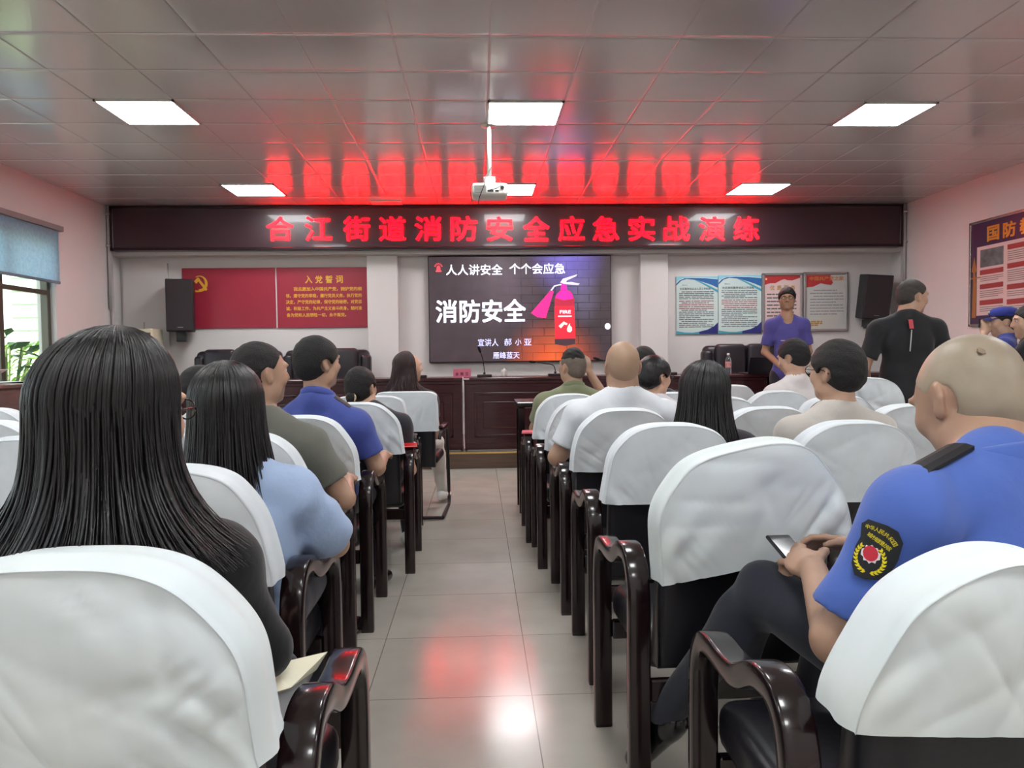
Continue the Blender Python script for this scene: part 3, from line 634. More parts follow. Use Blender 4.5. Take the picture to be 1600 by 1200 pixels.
# --- gooseneck microphones
def mic(x, y, neck, label):
    t = thing('microphone', label, 'microphone', (x, y, DT), 0, 'desk microphones')
    bm = bmesh.new(); bx(bm, -.085, .085, -.06, .06, 0, .032, .008, 2); obj('base', bm, MATS['dark_plastic'], t)
    bm = bmesh.new(); cyl(bm, (0, .02, .03), (0, .02, .055), .014); tube(bm, neck, .0055, 8); obj('gooseneck', bm, MATS['dark_plastic'], t, True)
    a, b_ = Vector(neck[-2]), Vector(neck[-1]); d = (b_ - a).normalized()
    bm = bmesh.new(); tube(bm, [b_ - d * .01, b_, b_ + d * .03, b_ + d * .06, b_ + d * .066], .014, 10, [.4, 1, 1.1, 1, .5]); obj('capsule', bm, M('mic_foam', '#19171a', .9), t, True)
for px, py, nk, lab in ((655, 588, [(0, .02, .05), (-.005, .0, .11), (-.03, -.02, .16), (-.09, -.05, .2)], 'black gooseneck microphone beside the head of the person in white trousers'),
        (757, 588, [(0, .02, .05), (-.005, .01, .14), (-.02, .0, .22), (-.045, -.02, .29)], 'black gooseneck microphone standing upright beside the pink name card'),
        (868, 587, [(0, .02, .05), (-.005, .02, .1), (-.03, .0, .135), (-.12, -.02, .15), (-.24, -.03, .165)], 'black gooseneck microphone bent sideways under the screen'),
        (1045, 584, [(0, .02, .05), (.0, .02, .1), (-.02, .0, .13), (-.1, -.02, .14), (-.15, -.03, .11)], 'black gooseneck microphone in front of the right pilaster'),
        (962, 587, [(0, .02, .05), (-.01, .02, .12), (-.03, .0, .15), (-.12, -.02, .17), (-.2, -.03, .19)], 'black gooseneck microphone half hidden behind the head above the white t-shirt')):
    p = at(px, py, Y=8.72); mic(p[0], 8.72, smooth_path(nk, 2), lab)
p = at(722, 585, Y=8.68)
t = thing('name_card', 'pink folded name card on the desk above the white cable', 'name card', (p[0], 8.68, DT))
obj('card', box(-.1, .1, -.005, .005, 0, .1), M('card_pink', '#d9748c', .5), t)
L = Lettering()
for i, ch in enumerate('余辉汉'): L.add(ch, -.075 + i * .056, -.04 + i * .056, .02, .06, y=-.005, bold=.03)
obj('lettering', L.mesh(), M('card_ink', '#7a2038', .6), t)
p = at(788, 584, Y=8.7)
t = thing('tea_cup', 'small white lidded tea cup on the desk under the screen', 'cup', (p[0], 8.7, DT))
bm = bmesh.new(); lathe(bm, [(.022, 0), (.03, .02), (.034, .06), (.034, .07)]); obj('cup', bm, M('porcelain', '#e8e2dc', .2), t, True)
bm = bmesh.new(); lathe(bm, [(.036, .07), (.03, .08), (.012, .088), (.01, .1), (.002, .104)]); obj('lid', bm, MATS['porcelain'], t, True)
p = at(1138, 582, Y=8.7)
t = thing('water_bottle', 'clear plastic water bottle with red and white label on the desk', 'bottle', (p[0], 8.7, DT))
bm = bmesh.new(); lathe(bm, [(.03, 0), (.034, .01), (.034, .07), (.031, .08), (.034, .09), (.034, .15), (.03, .18), (.014, .205), (.013, .22)]); obj('body', bm, M('clear_plastic', '#e9eef0', .08, trans=.85, ior=1.2), t, True)
bm = bmesh.new(); lathe(bm, [(.0345, .075), (.0352, .08), (.0352, .14), (.0345, .145)]); obj('wrapper', bm, M('wrapper_red', '#d8b0b0', .4, var=(30, .8, '#c23a44')), t, True)
bm = bmesh.new(); lathe(bm, [(.016, .218), (.016, .24), (.013, .243)]); obj('cap', bm, M('cap_white', '#efefef', .4), t, True)
p = at(1172, 582, Y=8.75)
t = thing('laptop', 'open black laptop on the desk right of the water bottle', 'laptop', (p[0] + .07, 8.72, DT), .1)
obj('keyboard_base', box(-.17, .17, -.12, .12, 0, .016, .004), MATS['dark_plastic'], t)
bm = bmesh.new(); bx(bm, -.17, .17, -.13, -.118, .014, .2, .004, 2, Matrix.Rotation(.25, 3, 'X'), (0, -.12, .014)); obj('lid', bm, M('laptop_lid', '#2c2a30', .3, metal=.4), t)
# ------------------------------------------------------------------ the covered armchairs
wd = M('arm_wood', '#1d1012', .2, stretch=(1, 7, 1), var=(4, .5), coat=.3)
lb = M('chair_leather', '#17161c', .34, bump=(60, .2, .003))
def cov_mat(name, c, c2): return M(name, c, .85, var=(7, .8, c2), bump=(6, .3, .02, 1.5), sheen=.2)
cov_w = cov_mat('cover_cloth', '#e3e9ed', '#d2d9de')
cov_y = M('cover_cloth_stained', '#e2ecf0', .85, var=(4.5, .4, '#dcdccb'), bump=(5, .22, .02, 1.5), sheen=.2)
def sweep_arm():
    pr = [(.03, 0), (.03, .25), (.03, .45), (.025, .58), (.045, .66), (.09, .695), (.16, .694), (.21, .672), (.26, .643), (.34, .636), (.42, .641), (.485, .630), (.525, .58), (.535, .50), (.535, .3), (.535, 0)]
    pts = [pr[0]] + [tuple(q) for q in smooth_path(pr, 2)[1:-1]] + [pr[-1]]
    P_ = np.array(pts); n = len(P_)
    T = np.gradient(P_, axis=0); T /= np.linalg.norm(T, axis=1)[:, None]; Nn = np.stack([-T[:, 1], T[:, 0]], 1)
    w, t = .029, .023; sec = []
    for i in range(16):
        a = 2 * PI * i / 16; cx, cz = math.cos(a), math.sin(a); e = .28
        sec.append((w * math.copysign(abs(cx) ** e, cx), t * math.copysign(abs(cz) ** e, cz)))
    V = []; F = []; k = len(sec)
    for i in range(n):
        for u, v in sec: V.append((u, P_[i, 0] + Nn[i, 0] * v, max(0, P_[i, 1] + Nn[i, 1] * v)))
    for i in range(n - 1):
        for j in range(k): F.append((i * k + j, i * k + (j + 1) % k, (i + 1) * k + (j + 1) % k, (i + 1) * k + j))
    F += [tuple(range(k))[::-1], tuple((n - 1) * k + j for j in range(k))]
    return mesh(V, F, 'arm')
RAKE = .16                                        # how far the back leans per metre of height
def cover_mesh(seed, hw=.243, z0=.695, z1=.978, th=.125, square=0.0, crumple=1.0, tilt=0.0, ex0=3.1):
    """slip cover over a chair back: back panel, seam, gusset, front panel; open below"""
    rnd = np.random.RandomState(seed); nu, nr = 96, 30
    u = np.linspace(0, 1, nu); ang = (1 - u) * PI
    ex = ex0 + square * 6
    c, s = np.cos(ang), np.sin(ang)
    zt = z1 - z0
    ox = -np.sign(-c) * np.abs(c) ** (2 / ex) * hw; oz = np.abs(s) ** (2 / (ex * (.86 if not square else 1))) * zt
    ox = ox * (1 - .05 * (oz / zt) * (1 - square))
    ox += hw * .012 * (np.sin(u * 19 + seed) + .6 * np.sin(u * 31 + 2.3 * seed)) * (oz > .02)
    ridges = [(rnd.uniform(0, PI), rnd.uniform(14, 34), rnd.uniform(0, 6), rnd.uniform(.0012, .0036), rnd.uniform(-hw, hw), rnd.uniform(0, zt), rnd.uniform(.06, .16)) for _ in range(22)]
    for _ in range(7):
        ridges.append((rnd.uniform(.5, 1.0) * rnd.choice([-1, 1]), rnd.uniform(40, 70), rnd.uniform(0, 6), rnd.uniform(.004, .008), rnd.choice([-1, 1]) * hw * .85, rnd.uniform(0, .1), rnd.uniform(.05, .09)))
    def wr(x, z):
        d = np.zeros_like(x)
        for i, (a, f, p, A, cx, cz, R) in enumerate(ridges):
            w_ = np.sin((x * math.cos(a) + z * math.sin(a)) * f + p)
            if i % 2 == 0: w_ = 1.7 * (1 - np.abs(w_)) ** 3 - .4
            d += A * crumple * w_ * np.exp(-((x - cx) ** 2 + (z - cz) ** 2) / R ** 2)
        return d
    V = []; rows = []
    rs = np.concatenate([np.linspace(.0005, .9, nr - 6), [.94, .965, .982, .994, 1.0, 1.004]])
    def ring(x, y, z):
        i0 = len(V)
        zz = z0 + z; dy = -(zz - .45) * RAKE + .045
        if tilt:
            xx = x * math.cos(tilt) - (z - zt * .4) * math.sin(tilt); zz = z0 + zt * .4 + x * math.sin(tilt) + (z - zt * .4) * math.cos(tilt); x = xx
        for k in range(nu): V.append((x[k], y[k] + dy[k], zz[k]))
        rows.append(i0)
    for r in rs:                                     # back panel
        x = ox * r; z = oz * r
        y = -th / 2 - .022 * (1 - r ** 2.5) + wr(x, z) * min(1, (1.02 - r) * 9)
        if r > 1.0: y = y * 0 - th / 2 - .003
        ring(x * (1.0 if r <= 1 else 1.006), y, z * (1.0 if r <= 1 else 1.006))
    for k, g in enumerate(np.linspace(.04, .96, 10)):  # gusset
        bul = .010 * math.sin(g * PI) + .004 * math.sin(g * 9 + seed)
        ll = np.hypot(ox, oz) + 1e-6
        x = ox + ox / ll * bul; z = np.maximum(0, oz + oz / ll * bul)
        ring(x + wr(x + 5 * g, z) * .5, np.full(nu, -th / 2 + g * th), z + wr(z + 3, x) * .4 * (oz > .03))
    for r in rs[::-1]:
        x = ox * min(r, 1); z = oz * min(r, 1); ring(x, th / 2 + .012 * (1 - r ** 3) + wr(x + 2, z) * min(1, (1.02 - r) * 9) * .5, z)
    F = []
    for a, b_ in zip(rows, rows[1:]):
        for k in range(nu - 1): F.append((a + k, a + k + 1, b_ + k + 1, b_ + k))
    return npmesh(np.array(V), np.array(F), 'cover')
def back_mesh(hw=.222, rk=None, ex=3.1, top=.955):
    bm = bmesh.new(); n = 33; V = []; F = []
    ol = [(-hw, .40), (-hw, .55)]
    for i in range(n):
        a = PI - PI * i / (n - 1); c, s = math.cos(a), math.sin(a)
        ol.append((math.copysign(abs(c) ** (2 / ex), c) * hw * (1 - .05 * s), .7 + abs(s) ** (2 / (ex * .86)) * (top - .7)))
    ol += [(hw, .55), (hw, .40)]
    cx, cz = 0, .65; k = len(ol)
    for sc, y in ((.55, -.042), (.93, -.042), (1.0, -.032), (1.0, .035), (.93, .05), (.55, .056)):
        for x, z in ol: V.append((x * sc, y - ((z - cz) * sc + cz - .45) * RAKE + .045, (z - cz) * sc + cz))
    for r in range(5):
        for i in range(k): F.append((r * k + i, r * k + (i + 1) % k, (r + 1) * k + (i + 1) % k, (r + 1) * k + i))
    F += [tuple(range(k))[::-1], tuple(5 * k + i for i in range(k))]
    me = mesh(V, F); bm.from_mesh(me); bpy.data.meshes.remove(me); return bm
COVERS = {}
def cover(seed, **k):
    key = (seed, tuple(sorted(k.items())))
    if key not in COVERS: COVERS[key] = cover_mesh(seed, **k)
    return COVERS[key]
def build_chair():
    t = thing('conference_chair', 'x', 'chair')
    am = sweep_arm()
    for s in (-1, 1):
        o = obj('armrest_frame', am, wd if s < 0 else None, t, True); o.location = (s * .271, 0, 0)
    bm = bmesh.new(); bx(bm, -.238, .238, .09, .56, .36, .475, .04, 4); obj('seat', bm, lb, t, True)
    obj('backrest', back_mesh(), lb, t, True)
    bm = bmesh.new(); bx(bm, -.242, .242, .015, .04, .31, .37, .004, 1); obj('rear_rail', bm, wd, t)
    bm = bmesh.new(); bx(bm, -.242, .242, .5, .53, .3, .36, .004, 1); obj('front_rail', bm, wd, t)
    return t
chair0 = build_chair(); first = [True]
def chair(x, y, label, seed=0, rz=0.0, mat_=None, **k):
    if first[0]: r = chair0; first[0] = False; r.location = (x, y, 0); r.rotation_euler = (0, 0, rz); r['label'] = label
    else: r = dup(chair0, (x, y, 0), rz, label)
    r['group'] = 'white covered conference chairs'
    # a copy of the first chair must not carry the first chair's cover
    for c in list(r.children):
        if c.name.split('.')[0] == 'backrest_cover': bpy.data.objects.remove(c)
    me = cover(seed, **k)
    if not me.materials: me.materials.append(mat_ or cov_w)
    o = bpy.data.objects.new('backrest_cover', me); COL.objects.link(o); o.parent = r
    me.polygons.foreach_set('use_smooth', [True] * len(me.polygons)); o['label'] = 'white cloth slip cover'
    return r
C = {}
C['L1'] = chair(-.54, 1.06, 'white covered armchair at lower left holding the person in black top', 11, mat_=cov_y)
C['R1'] = chair(.757, 1.10, 'white covered armchair at lower right holding the person in bright blue uniform', 12, mat_=cov_y, ex0=2.1, z1=.943, hw=.226)
C['R2'] = chair(.69, 1.97, 'empty armchair with crooked white cover ahead of the bright blue uniform\'s knees', 27, rz=.03, mat_=cov_y, tilt=.2, crumple=1.25, hw=.255, z1=1.0)
for c in C['R1'].children:
    if c.name.startswith('backrest') and not c.name.startswith('backrest_c'): rb_ = back_mesh(.196, ex=2.05, top=.905); c.data = c.data.copy(); rb_.to_mesh(c.data); rb_.free(); c.data.polygons.foreach_set('use_smooth', [True] * len(c.data.polygons))
C['L2'] = chair(-.745, 1.88, 'white covered armchair holding the person in the pale blue blouse', 14)
C['L3'] = chair(-.83, 2.68, 'white covered armchair holding the person in the grey shirt', 15)
C['L4'] = chair(-.785, 3.40, 'white covered armchair holding the person in the dark blue uniform shirt', 16)
C['L5'] = chair(-.675, 4.32, 'white covered armchair holding the person with the beige scrunchie', 17)
C['L6'] = chair(-.72, 5.06, 'white covered armchair half hidden beyond the person with the beige scrunchie', 18, square=.5)
C['R3'] = chair(.70, 2.79, 'white covered armchair holding the tilting person in dark top', 19)
C['R3b'] = chair(1.365, 2.76, 'white covered armchair holding the person in beige shirt and glasses', 20)
C['R4'] = chair(.68, 3.56, 'white covered armchair holding the person in white t-shirt right of the aisle', 21)
C['R4b'] = chair(1.36, 3.56, 'empty white covered armchair seen between the dark top and the beige shirt', 18)
C['R4c'] = chair(2.05, 3.56, 'empty white covered armchair just left of the bright blue uniform person\'s head', 14)
C['R5'] = chair(.63, 4.35, 'white covered armchair partly hidden by the sleeve of the white t-shirt', 15)
C['R5b'] = chair(1.39, 4.35, 'white covered armchair holding the glasses wearer just beyond the white t-shirt', 16)
C['R5c'] = chair(2.07, 4.35, 'empty white covered armchair directly beyond the head above the beige shirt', 17)
C['R6'] = chair(.60, 4.97, 'white covered armchair holding the person in green collared shirt', 19)
C['R6b'] = chair(1.28, 4.97, 'white covered armchair of the person in dark grey shirt', 20)
C['R6c'] = chair(1.97, 4.97, 'white covered armchair holding the white shirt person with bowed head', 21)
C['R6d'] = chair(2.56, 4.97, 'armchair with bunched up white cover beside the standing black t-shirt', 25, crumple=3.2, z1=1.06, hw=.26, tilt=-.06)
C['R7'] = chair(1.93, 5.95, 'white covered armchair left of the bowed white shirt person, nearest the desks', 22, square=.3)
C['L3b'] = chair(-1.50, 2.66, 'white covered armchair left of the person in black top, nearest of three', 23)
C['L4b'] = chair(-1.46, 3.42, 'white covered armchair holding the white shirt person in profile at left', 22)
C['L4c'] = chair(-2.13, 3.42, 'empty white covered armchair near the windows, middle of three at left edge', 24)
C['L5d'] = chair(-2.68, 4.32, 'empty white covered armchair near the windows, farthest at left edge', 12)
# the cantilever chair of the front row
t = thing('cantilever_chair', 'black sled based chair with square white cover under the person in white trousers', 'chair', (-.535, 5.75, 0), -.06)
bm = bmesh.new(); bx(bm, -.22, .22, .05, .5, .42, .49, .03, 3); obj('seat', bm, lb, t, True)
obj('backrest', back_mesh(.2, ex=8), lb, t, True)
for s in (-1, 1):
    bm = bmesh.new(); tube(bm, smooth_path([(s * .25, .0, .02), (s * .25, .42, .02), (s * .25, .52, .03), (s * .25, .53, .12), (s * .25, .46, .5), (s * .25, .42, .66), (s * .25, .35, .68), (s * .25, 0, .68), (s * .24, -.03, .62)], 2), .014, 8); obj('sled_leg', bm, MATS['dark_plastic'], t, True)
    bm = bmesh.new(); bx(bm, min(s * .225, s * .275), max(s * .225, s * .275), .02, .38, .685, .715, .012, 3); obj('armrest_pad', bm, wd, t, True)
bm = bmesh.new(); tube(bm, [(-.25, .0, .02), (.25, .0, .02)], .014, 8); obj('cross_bar', bm, MATS['dark_plastic'], t, True)
o = obj('backrest_cover', cover(31, hw=.222, z0=.68, z1=.972, th=.1, square=1.2), cov_w, t, True)
# --- dark side table ahead of the right block
t = thing('tea_table', 'dark glossy wooden tea table in front of the right seating block', 'table', (.62, 6.1, 0))
obj('tabletop', box(-.33, .9, -.2, .22, .83, .88, .012, 2), wd, t)
obj('shelf', box(-.3, .87, -.17, .19, .6, .63, .004), wd, t)
for a, b_ in ((-.31, -.18), (.88, -.18), (-.31, .16), (.88, .16)): obj('leg', box(a - .0, a + .05 if a < 0 else a - .05, b_, b_ + .05, 0, .83, .004), wd, t)
# --- low cabinet with papers by the window
p = at(12, 600, Y=6.7)
t = thing('window_cabinet', 'brown wooden cabinet standing below the window', 'cabinet', (-4.3, 6.9, 0))
ch = p[2]
obj('body', box(-.42, .42, -.7, .7, .04, ch - .03, .004), M('cabinet_brown', '#6a5350', .4, stretch=(1, 1, 6), var=(5, .3)), t)
obj('top', box(-.44, .44, -.72, .72, ch - .03, ch, .006), MATS['cabinet_brown'], t)
for a in (-.69, .005): obj('door', box(.42, .436, a, a + .685, .06, ch - .05, .003), MATS['cabinet_brown'], t)
obj('plinth', box(-.4, .4, -.68, .68, 0, .04), MATS['dark_plastic'], t)
for i, (a, b_, r, lab) in enumerate(((.05, -.35, .2, 'white sheet of paper curling up on the brown cabinet by the window'), (.12, .2, -.3, 'flat white sheets of paper farther along the brown cabinet'))):
    bm = bmesh.new(); g = bmesh.ops.create_grid(bm, x_segments=10, y_segments=8, size=.5)
    for v in bm.verts: v.co.x *= .46; v.co.y *= .34; v.co.z = .004 + (.12 if i == 0 else .01) * max(0, (v.co.x + .1) / .33) ** 2
    r_ = bmesh.ops.extrude_face_region(bm, geom=bm.faces[:]); 
    for v in r_['geom']:
        if isinstance(v, bmesh.types.BMVert): v.co.z += .003
    o = tag(obj('paper_sheet', bm, M('paper_white', '#eef0ee', .7), None, True, (-4.3 + a, 6.9 + b_, ch)), lab, 'paper'); o.rotation_euler = (0, 0, r)
# --- papers tucked beside the near left armrest
def sheet(name, pts, lab, m, th=.004):
    A = [Vector(p) for p in pts]; n = (A[1] - A[0]).cross(A[2] - A[0]).normalized() * th
    V = A + [a + n for a in A]; k = len(A)
    F = [tuple(range(k))[::-1], tuple(range(k, 2 * k))] + [(i, (i + 1) % k, (i + 1) % k + k, i + k) for i in range(k)]
    return tag(obj(name, mesh(V, F), m), lab, 'booklet' if 'book' in name else 'paper')
q = lambda x, y, Y: at(x, y, Y=Y)
sheet('booklet', [q(418, 1040, 1.36), q(512, 1018, 1.5), q(495, 1046, 1.44), (q(455, 1074, 1.3)), q(422, 1084, 1.24)], 'cream booklet wedged inside the near left armrest', M('booklet_cream', '#dcdac0', .6), .006)
sheet('paper_sheet', [q(426, 1086, 1.26), q(492, 1046, 1.47), q(470, 1094, 1.42), q(440, 1150, 1.25)], 'grey white sheet of paper under the cream booklet', M('paper_grey', '#b9bac0', .6), .002)
sheet('paper_sheet', [q(416, 1032, 1.44), q(437, 1028, 1.5), q(424, 1044, 1.44)], 'small white paper corner poking out behind the cream booklet', MATS['paper_white'], .002)
def booklet(x, y, z, rz, lab, col):
    t = thing('booklet', lab, 'booklet', (x, y, z), rz)
    obj('cover', box(-.04, .04, -.07, .07, 0, .004, .001, 1), col, t); obj('pages', box(-.037, .038, -.066, .066, .004, .008), MATS['paper_white'], t)
    obj('front_cover', box(-.04, .04, -.07, .07, .008, .011, .001, 1), col, t)
booklet(C['L5'].location.x + .271, 4.32 + .14, .718, .1, 'red booklet lying on the armrest by the person with beige scrunchie', M('booklet_red', '#e0101c', .35))
booklet(C['R6'].location.x - .271, 4.97 + .14, .718, -.1, 'red booklet lying on the front armrest right of the aisle', M('booklet_pink', '#d8465c', .35))
# ------------------------------------------------------------------ bodies: smooth distance fields meshed into one surface
def rotm(yaw=0, pitch=0, roll=0):
    return np.array((Matrix.Rotation(yaw, 3, 'Z') @ Matrix.Rotation(pitch, 3, 'X') @ Matrix.Rotation(roll, 3, 'Y')))
class Field:
    def __init__(s): s.p = []
    def cone(s, a, b, ra, rb, k=.03, grp='', cut=None, sub=False): s.p.append(('c', np.array(a, float), np.array(b, float), ra, rb, k, grp, cut, sub)); return s
    def ell(s, c, r, R=None, k=.03, grp='', sub=False): s.p.append(('e', np.array(c, float), np.array(r, float), np.eye(3) if R is None else R, 0, k, grp, None, sub)); return s
    def pick(s, grps, infl=0.0, klim=None):
        f = Field()
        for q in s.p:
            if q[6] in grps and not q[8]:
                q = list(q)
                if q[0] == 'c': q[3] += infl; q[4] += infl
                else: q[2] = q[2] + infl
                f.p.append(tuple(q))
        return f
def field_mesh(f, res, cutf=None, disp=None, name='body'):
    lo = np.full(3, 1e9); hi = np.full(3, -1e9); boxes = []
    for q in f.p:
        if q[0] == 'c':
            r = max(q[3], q[4]); a = np.minimum(q[1], q[2]) - r; b = np.maximum(q[1], q[2]) + r
        else:
            r = np.abs(q[3]) @ q[2]; a = q[1] - r; b = q[1] + r
        boxes.append((a, b))
        if not q[8]: lo = np.minimum(lo, a); hi = np.maximum(hi, b)
    lo -= res * 3 + .012; hi += res * 3 + .012
    n = np.ceil((hi - lo) / res).astype(int) + 1
    ax = [lo[i] + np.arange(n[i]) * res for i in range(3)]
    F = np.full(n, .08, np.float32)
    for q, (a, b) in zip(f.p, boxes):
        m = q[5] + res * 3 + .01
        i0 = np.clip(np.floor((a - m - lo) / res).astype(int), 0, n); i1 = np.clip(np.ceil((b + m - lo) / res).astype(int) + 1, 0, n)
        if (i1 <= i0).any(): continue
        X = ax[0][i0[0]:i1[0], None, None]; Y = ax[1][None, i0[1]:i1[1], None]; Z = ax[2][None, None, i0[2]:i1[2]]
        if q[0] == 'c':
            A, B = q[1], q[2]; d = B - A; L2 = max(1e-9, d.dot(d))
            h = ((X - A[0]) * d[0] + (Y - A[1]) * d[1] + (Z - A[2]) * d[2]) / L2; hc = np.clip(h, 0, 1)
            D = np.sqrt((X - A[0] - hc * d[0]) ** 2 + (Y - A[1] - hc * d[1]) ** 2 + (Z - A[2] - hc * d[2]) ** 2) - (q[3] + (q[4] - q[3]) * hc)
            if q[7] is not None: D = np.maximum(D, (h - q[7]) * math.sqrt(L2))
        else:
            R = q[3]; px, py, pz = X - q[1][0], Y - q[1][1], Z - q[1][2]
            l = [px * R[0, i] + py * R[1, i] + pz * R[2, i] for i in range(3)]
            r = q[2]
            k0 = np.sqrt((l[0] / r[0]) ** 2 + (l[1] / r[1]) ** 2 + (l[2] / r[2]) ** 2); k1 = np.sqrt((l[0] / r[0] ** 2) ** 2 + (l[1] / r[1] ** 2) ** 2 + (l[2] / r[2] ** 2) ** 2) + 1e-6
            D = k0 * (k0 - 1) / k1
        S = F[i0[0]:i1[0], i0[1]:i1[1], i0[2]:i1[2]]; k = q[5]; D = D.astype(np.float32)
        if q[8]:
            D = -D; h = np.clip(.5 - .5 * (S - D) / k, 0, 1); S[...] = S + (D - S) * h + k * h * (1 - h)
        else:
            h = np.clip(.5 + .5 * (S - D) / k, 0, 1); S[...] = S + (D - S) * h - k * h * (1 - h)
    if disp is not None or cutf is not None:
        X, Y, Z = np.meshgrid(*ax, indexing='ij', sparse=True)
        if disp is not None: F += disp(X, Y, Z).astype(np.float32)
        if cutf is not None:
            for c in (cutf if isinstance(cutf, (list, tuple)) else [cutf]): F = np.maximum(F, c(X, Y, Z))
    return nets(F, lo, res, name)
def nets(F, lo, res, name):
    S = F < 0
    nx, ny, nz = F.shape
    C8 = [S[i:nx - 1 + i, j:ny - 1 + j, k:nz - 1 + k] for i in (0, 1) for j in (0, 1) for k in (0, 1)]
    cnt = sum(c.astype(np.int8) for c in C8); act = np.argwhere((cnt > 0) & (cnt < 8))
    if len(act) == 0: return npmesh(np.zeros((0, 3)), np.zeros((0, 4)), name)
    idx = np.full((nx - 1, ny - 1, nz - 1), -1, np.int64); idx[act[:, 0], act[:, 1], act[:, 2]] = np.arange(len(act))
    cor = np.array([(i, j, k) for i in (0, 1) for j in (0, 1) for k in (0, 1)])
    val = np.stack([F[act[:, 0] + c[0], act[:, 1] + c[1], act[:, 2] + c[2]] for c in cor], 1)
    acc = np.zeros((len(act), 3)); num = np.zeros(len(act))
    for a in range(8):
        for b in range(a + 1, 8):
            if np.abs(cor[a] - cor[b]).sum() != 1: continue
            va, vb = val[:, a], val[:, b]; m = (va < 0) != (vb < 0)
            t = np.where(m, va / np.where(va - vb == 0, 1, va - vb), 0)
            acc += m[:, None] * (cor[a] + t[:, None] * (cor[b] - cor[a])); num += m
    V = lo + (act + acc / num[:, None]) * res
    Q = []
    for ax_ in range(3):
        sh = [slice(None)] * 3; s2 = [slice(None)] * 3; sh[ax_] = slice(0, -1); s2[ax_] = slice(1, None)
        ch = S[tuple(sh)] != S[tuple(s2)]
        e = np.argwhere(ch); o1, o2 = [i for i in range(3) if i != ax_]
        e = e[(e[:, o1] > 0) & (e[:, o2] > 0) & (e[:, o1] < F.shape[o1] - 1) & (e[:, o2] < F.shape[o2] - 1)]
        inside = S[e[:, 0], e[:, 1], e[:, 2]]
        def g(d1, d2):
            q = e.copy(); q[:, o1] += d1; q[:, o2] += d2; return idx[q[:, 0], q[:, 1], q[:, 2]]
        q = np.stack([g(-1, -1), g(0, -1), g(0, 0), g(-1, 0)], 1)
        fl = inside if ax_ != 1 else ~inside
        q[~fl] = q[~fl][:, ::-1]; Q.append(q)
    Q = np.concatenate(Q); Q = Q[(Q >= 0).all(1)]
    return npmesh(V, Q, name)
# ------------------------------------------------------------------ materials of the people
def skin(n, c): return M('skin_' + n, c, .42, var=(14, .12), bump=(160, .06, .002))
SK = {'fair': skin('fair', '#c49e86'), 'tan': skin('tan', '#b48f78'), 'pale': skin('pale', '#d0a68c'), 'brown': skin('brown', '#a57d63')}
hair_m = M('hair_black', '#0d0b0e', .36, bump=(130, .6, .004), stretch=(1, 1, .08), spec=.55)
hair_r = M('hair_reddish', '#2c1315', .36, bump=(130, .6, .004), stretch=(1, 1, .08), spec=.55)
hair_s = M('hair_short', '#0f0c0d', .6, bump=(220, .9, .006))
hair_g = M('hair_greying', '#38322e', .6, bump=(220, .8, .006))
stub = M('hair_stubble', '#a69783', .45, var=(9, .25), bump=(300, .1, .001))
stub_s = M('hair_fade', '#6d6258', .6, var=(30, .3))
def cloth(n, c, b=(10, .25, .02), v=.1): return M('cloth_' + n, c, .82, bump=b, var=(5, v), sheen=.15)
eye_w = M('eye_white', '#e6e0d8', .15); eye_d = M('eye_iris', '#120c0a', .1)
lip_m = M('lip', '#a2605a', .4); spec_m = M('spectacle_frame', '#141316', .25); lens_m = glass
shoe_w = M('shoe_white', '#dcdcd6', .5); shoe_b = M('shoe_black', '#0e0d0f', .18, coat=.5)
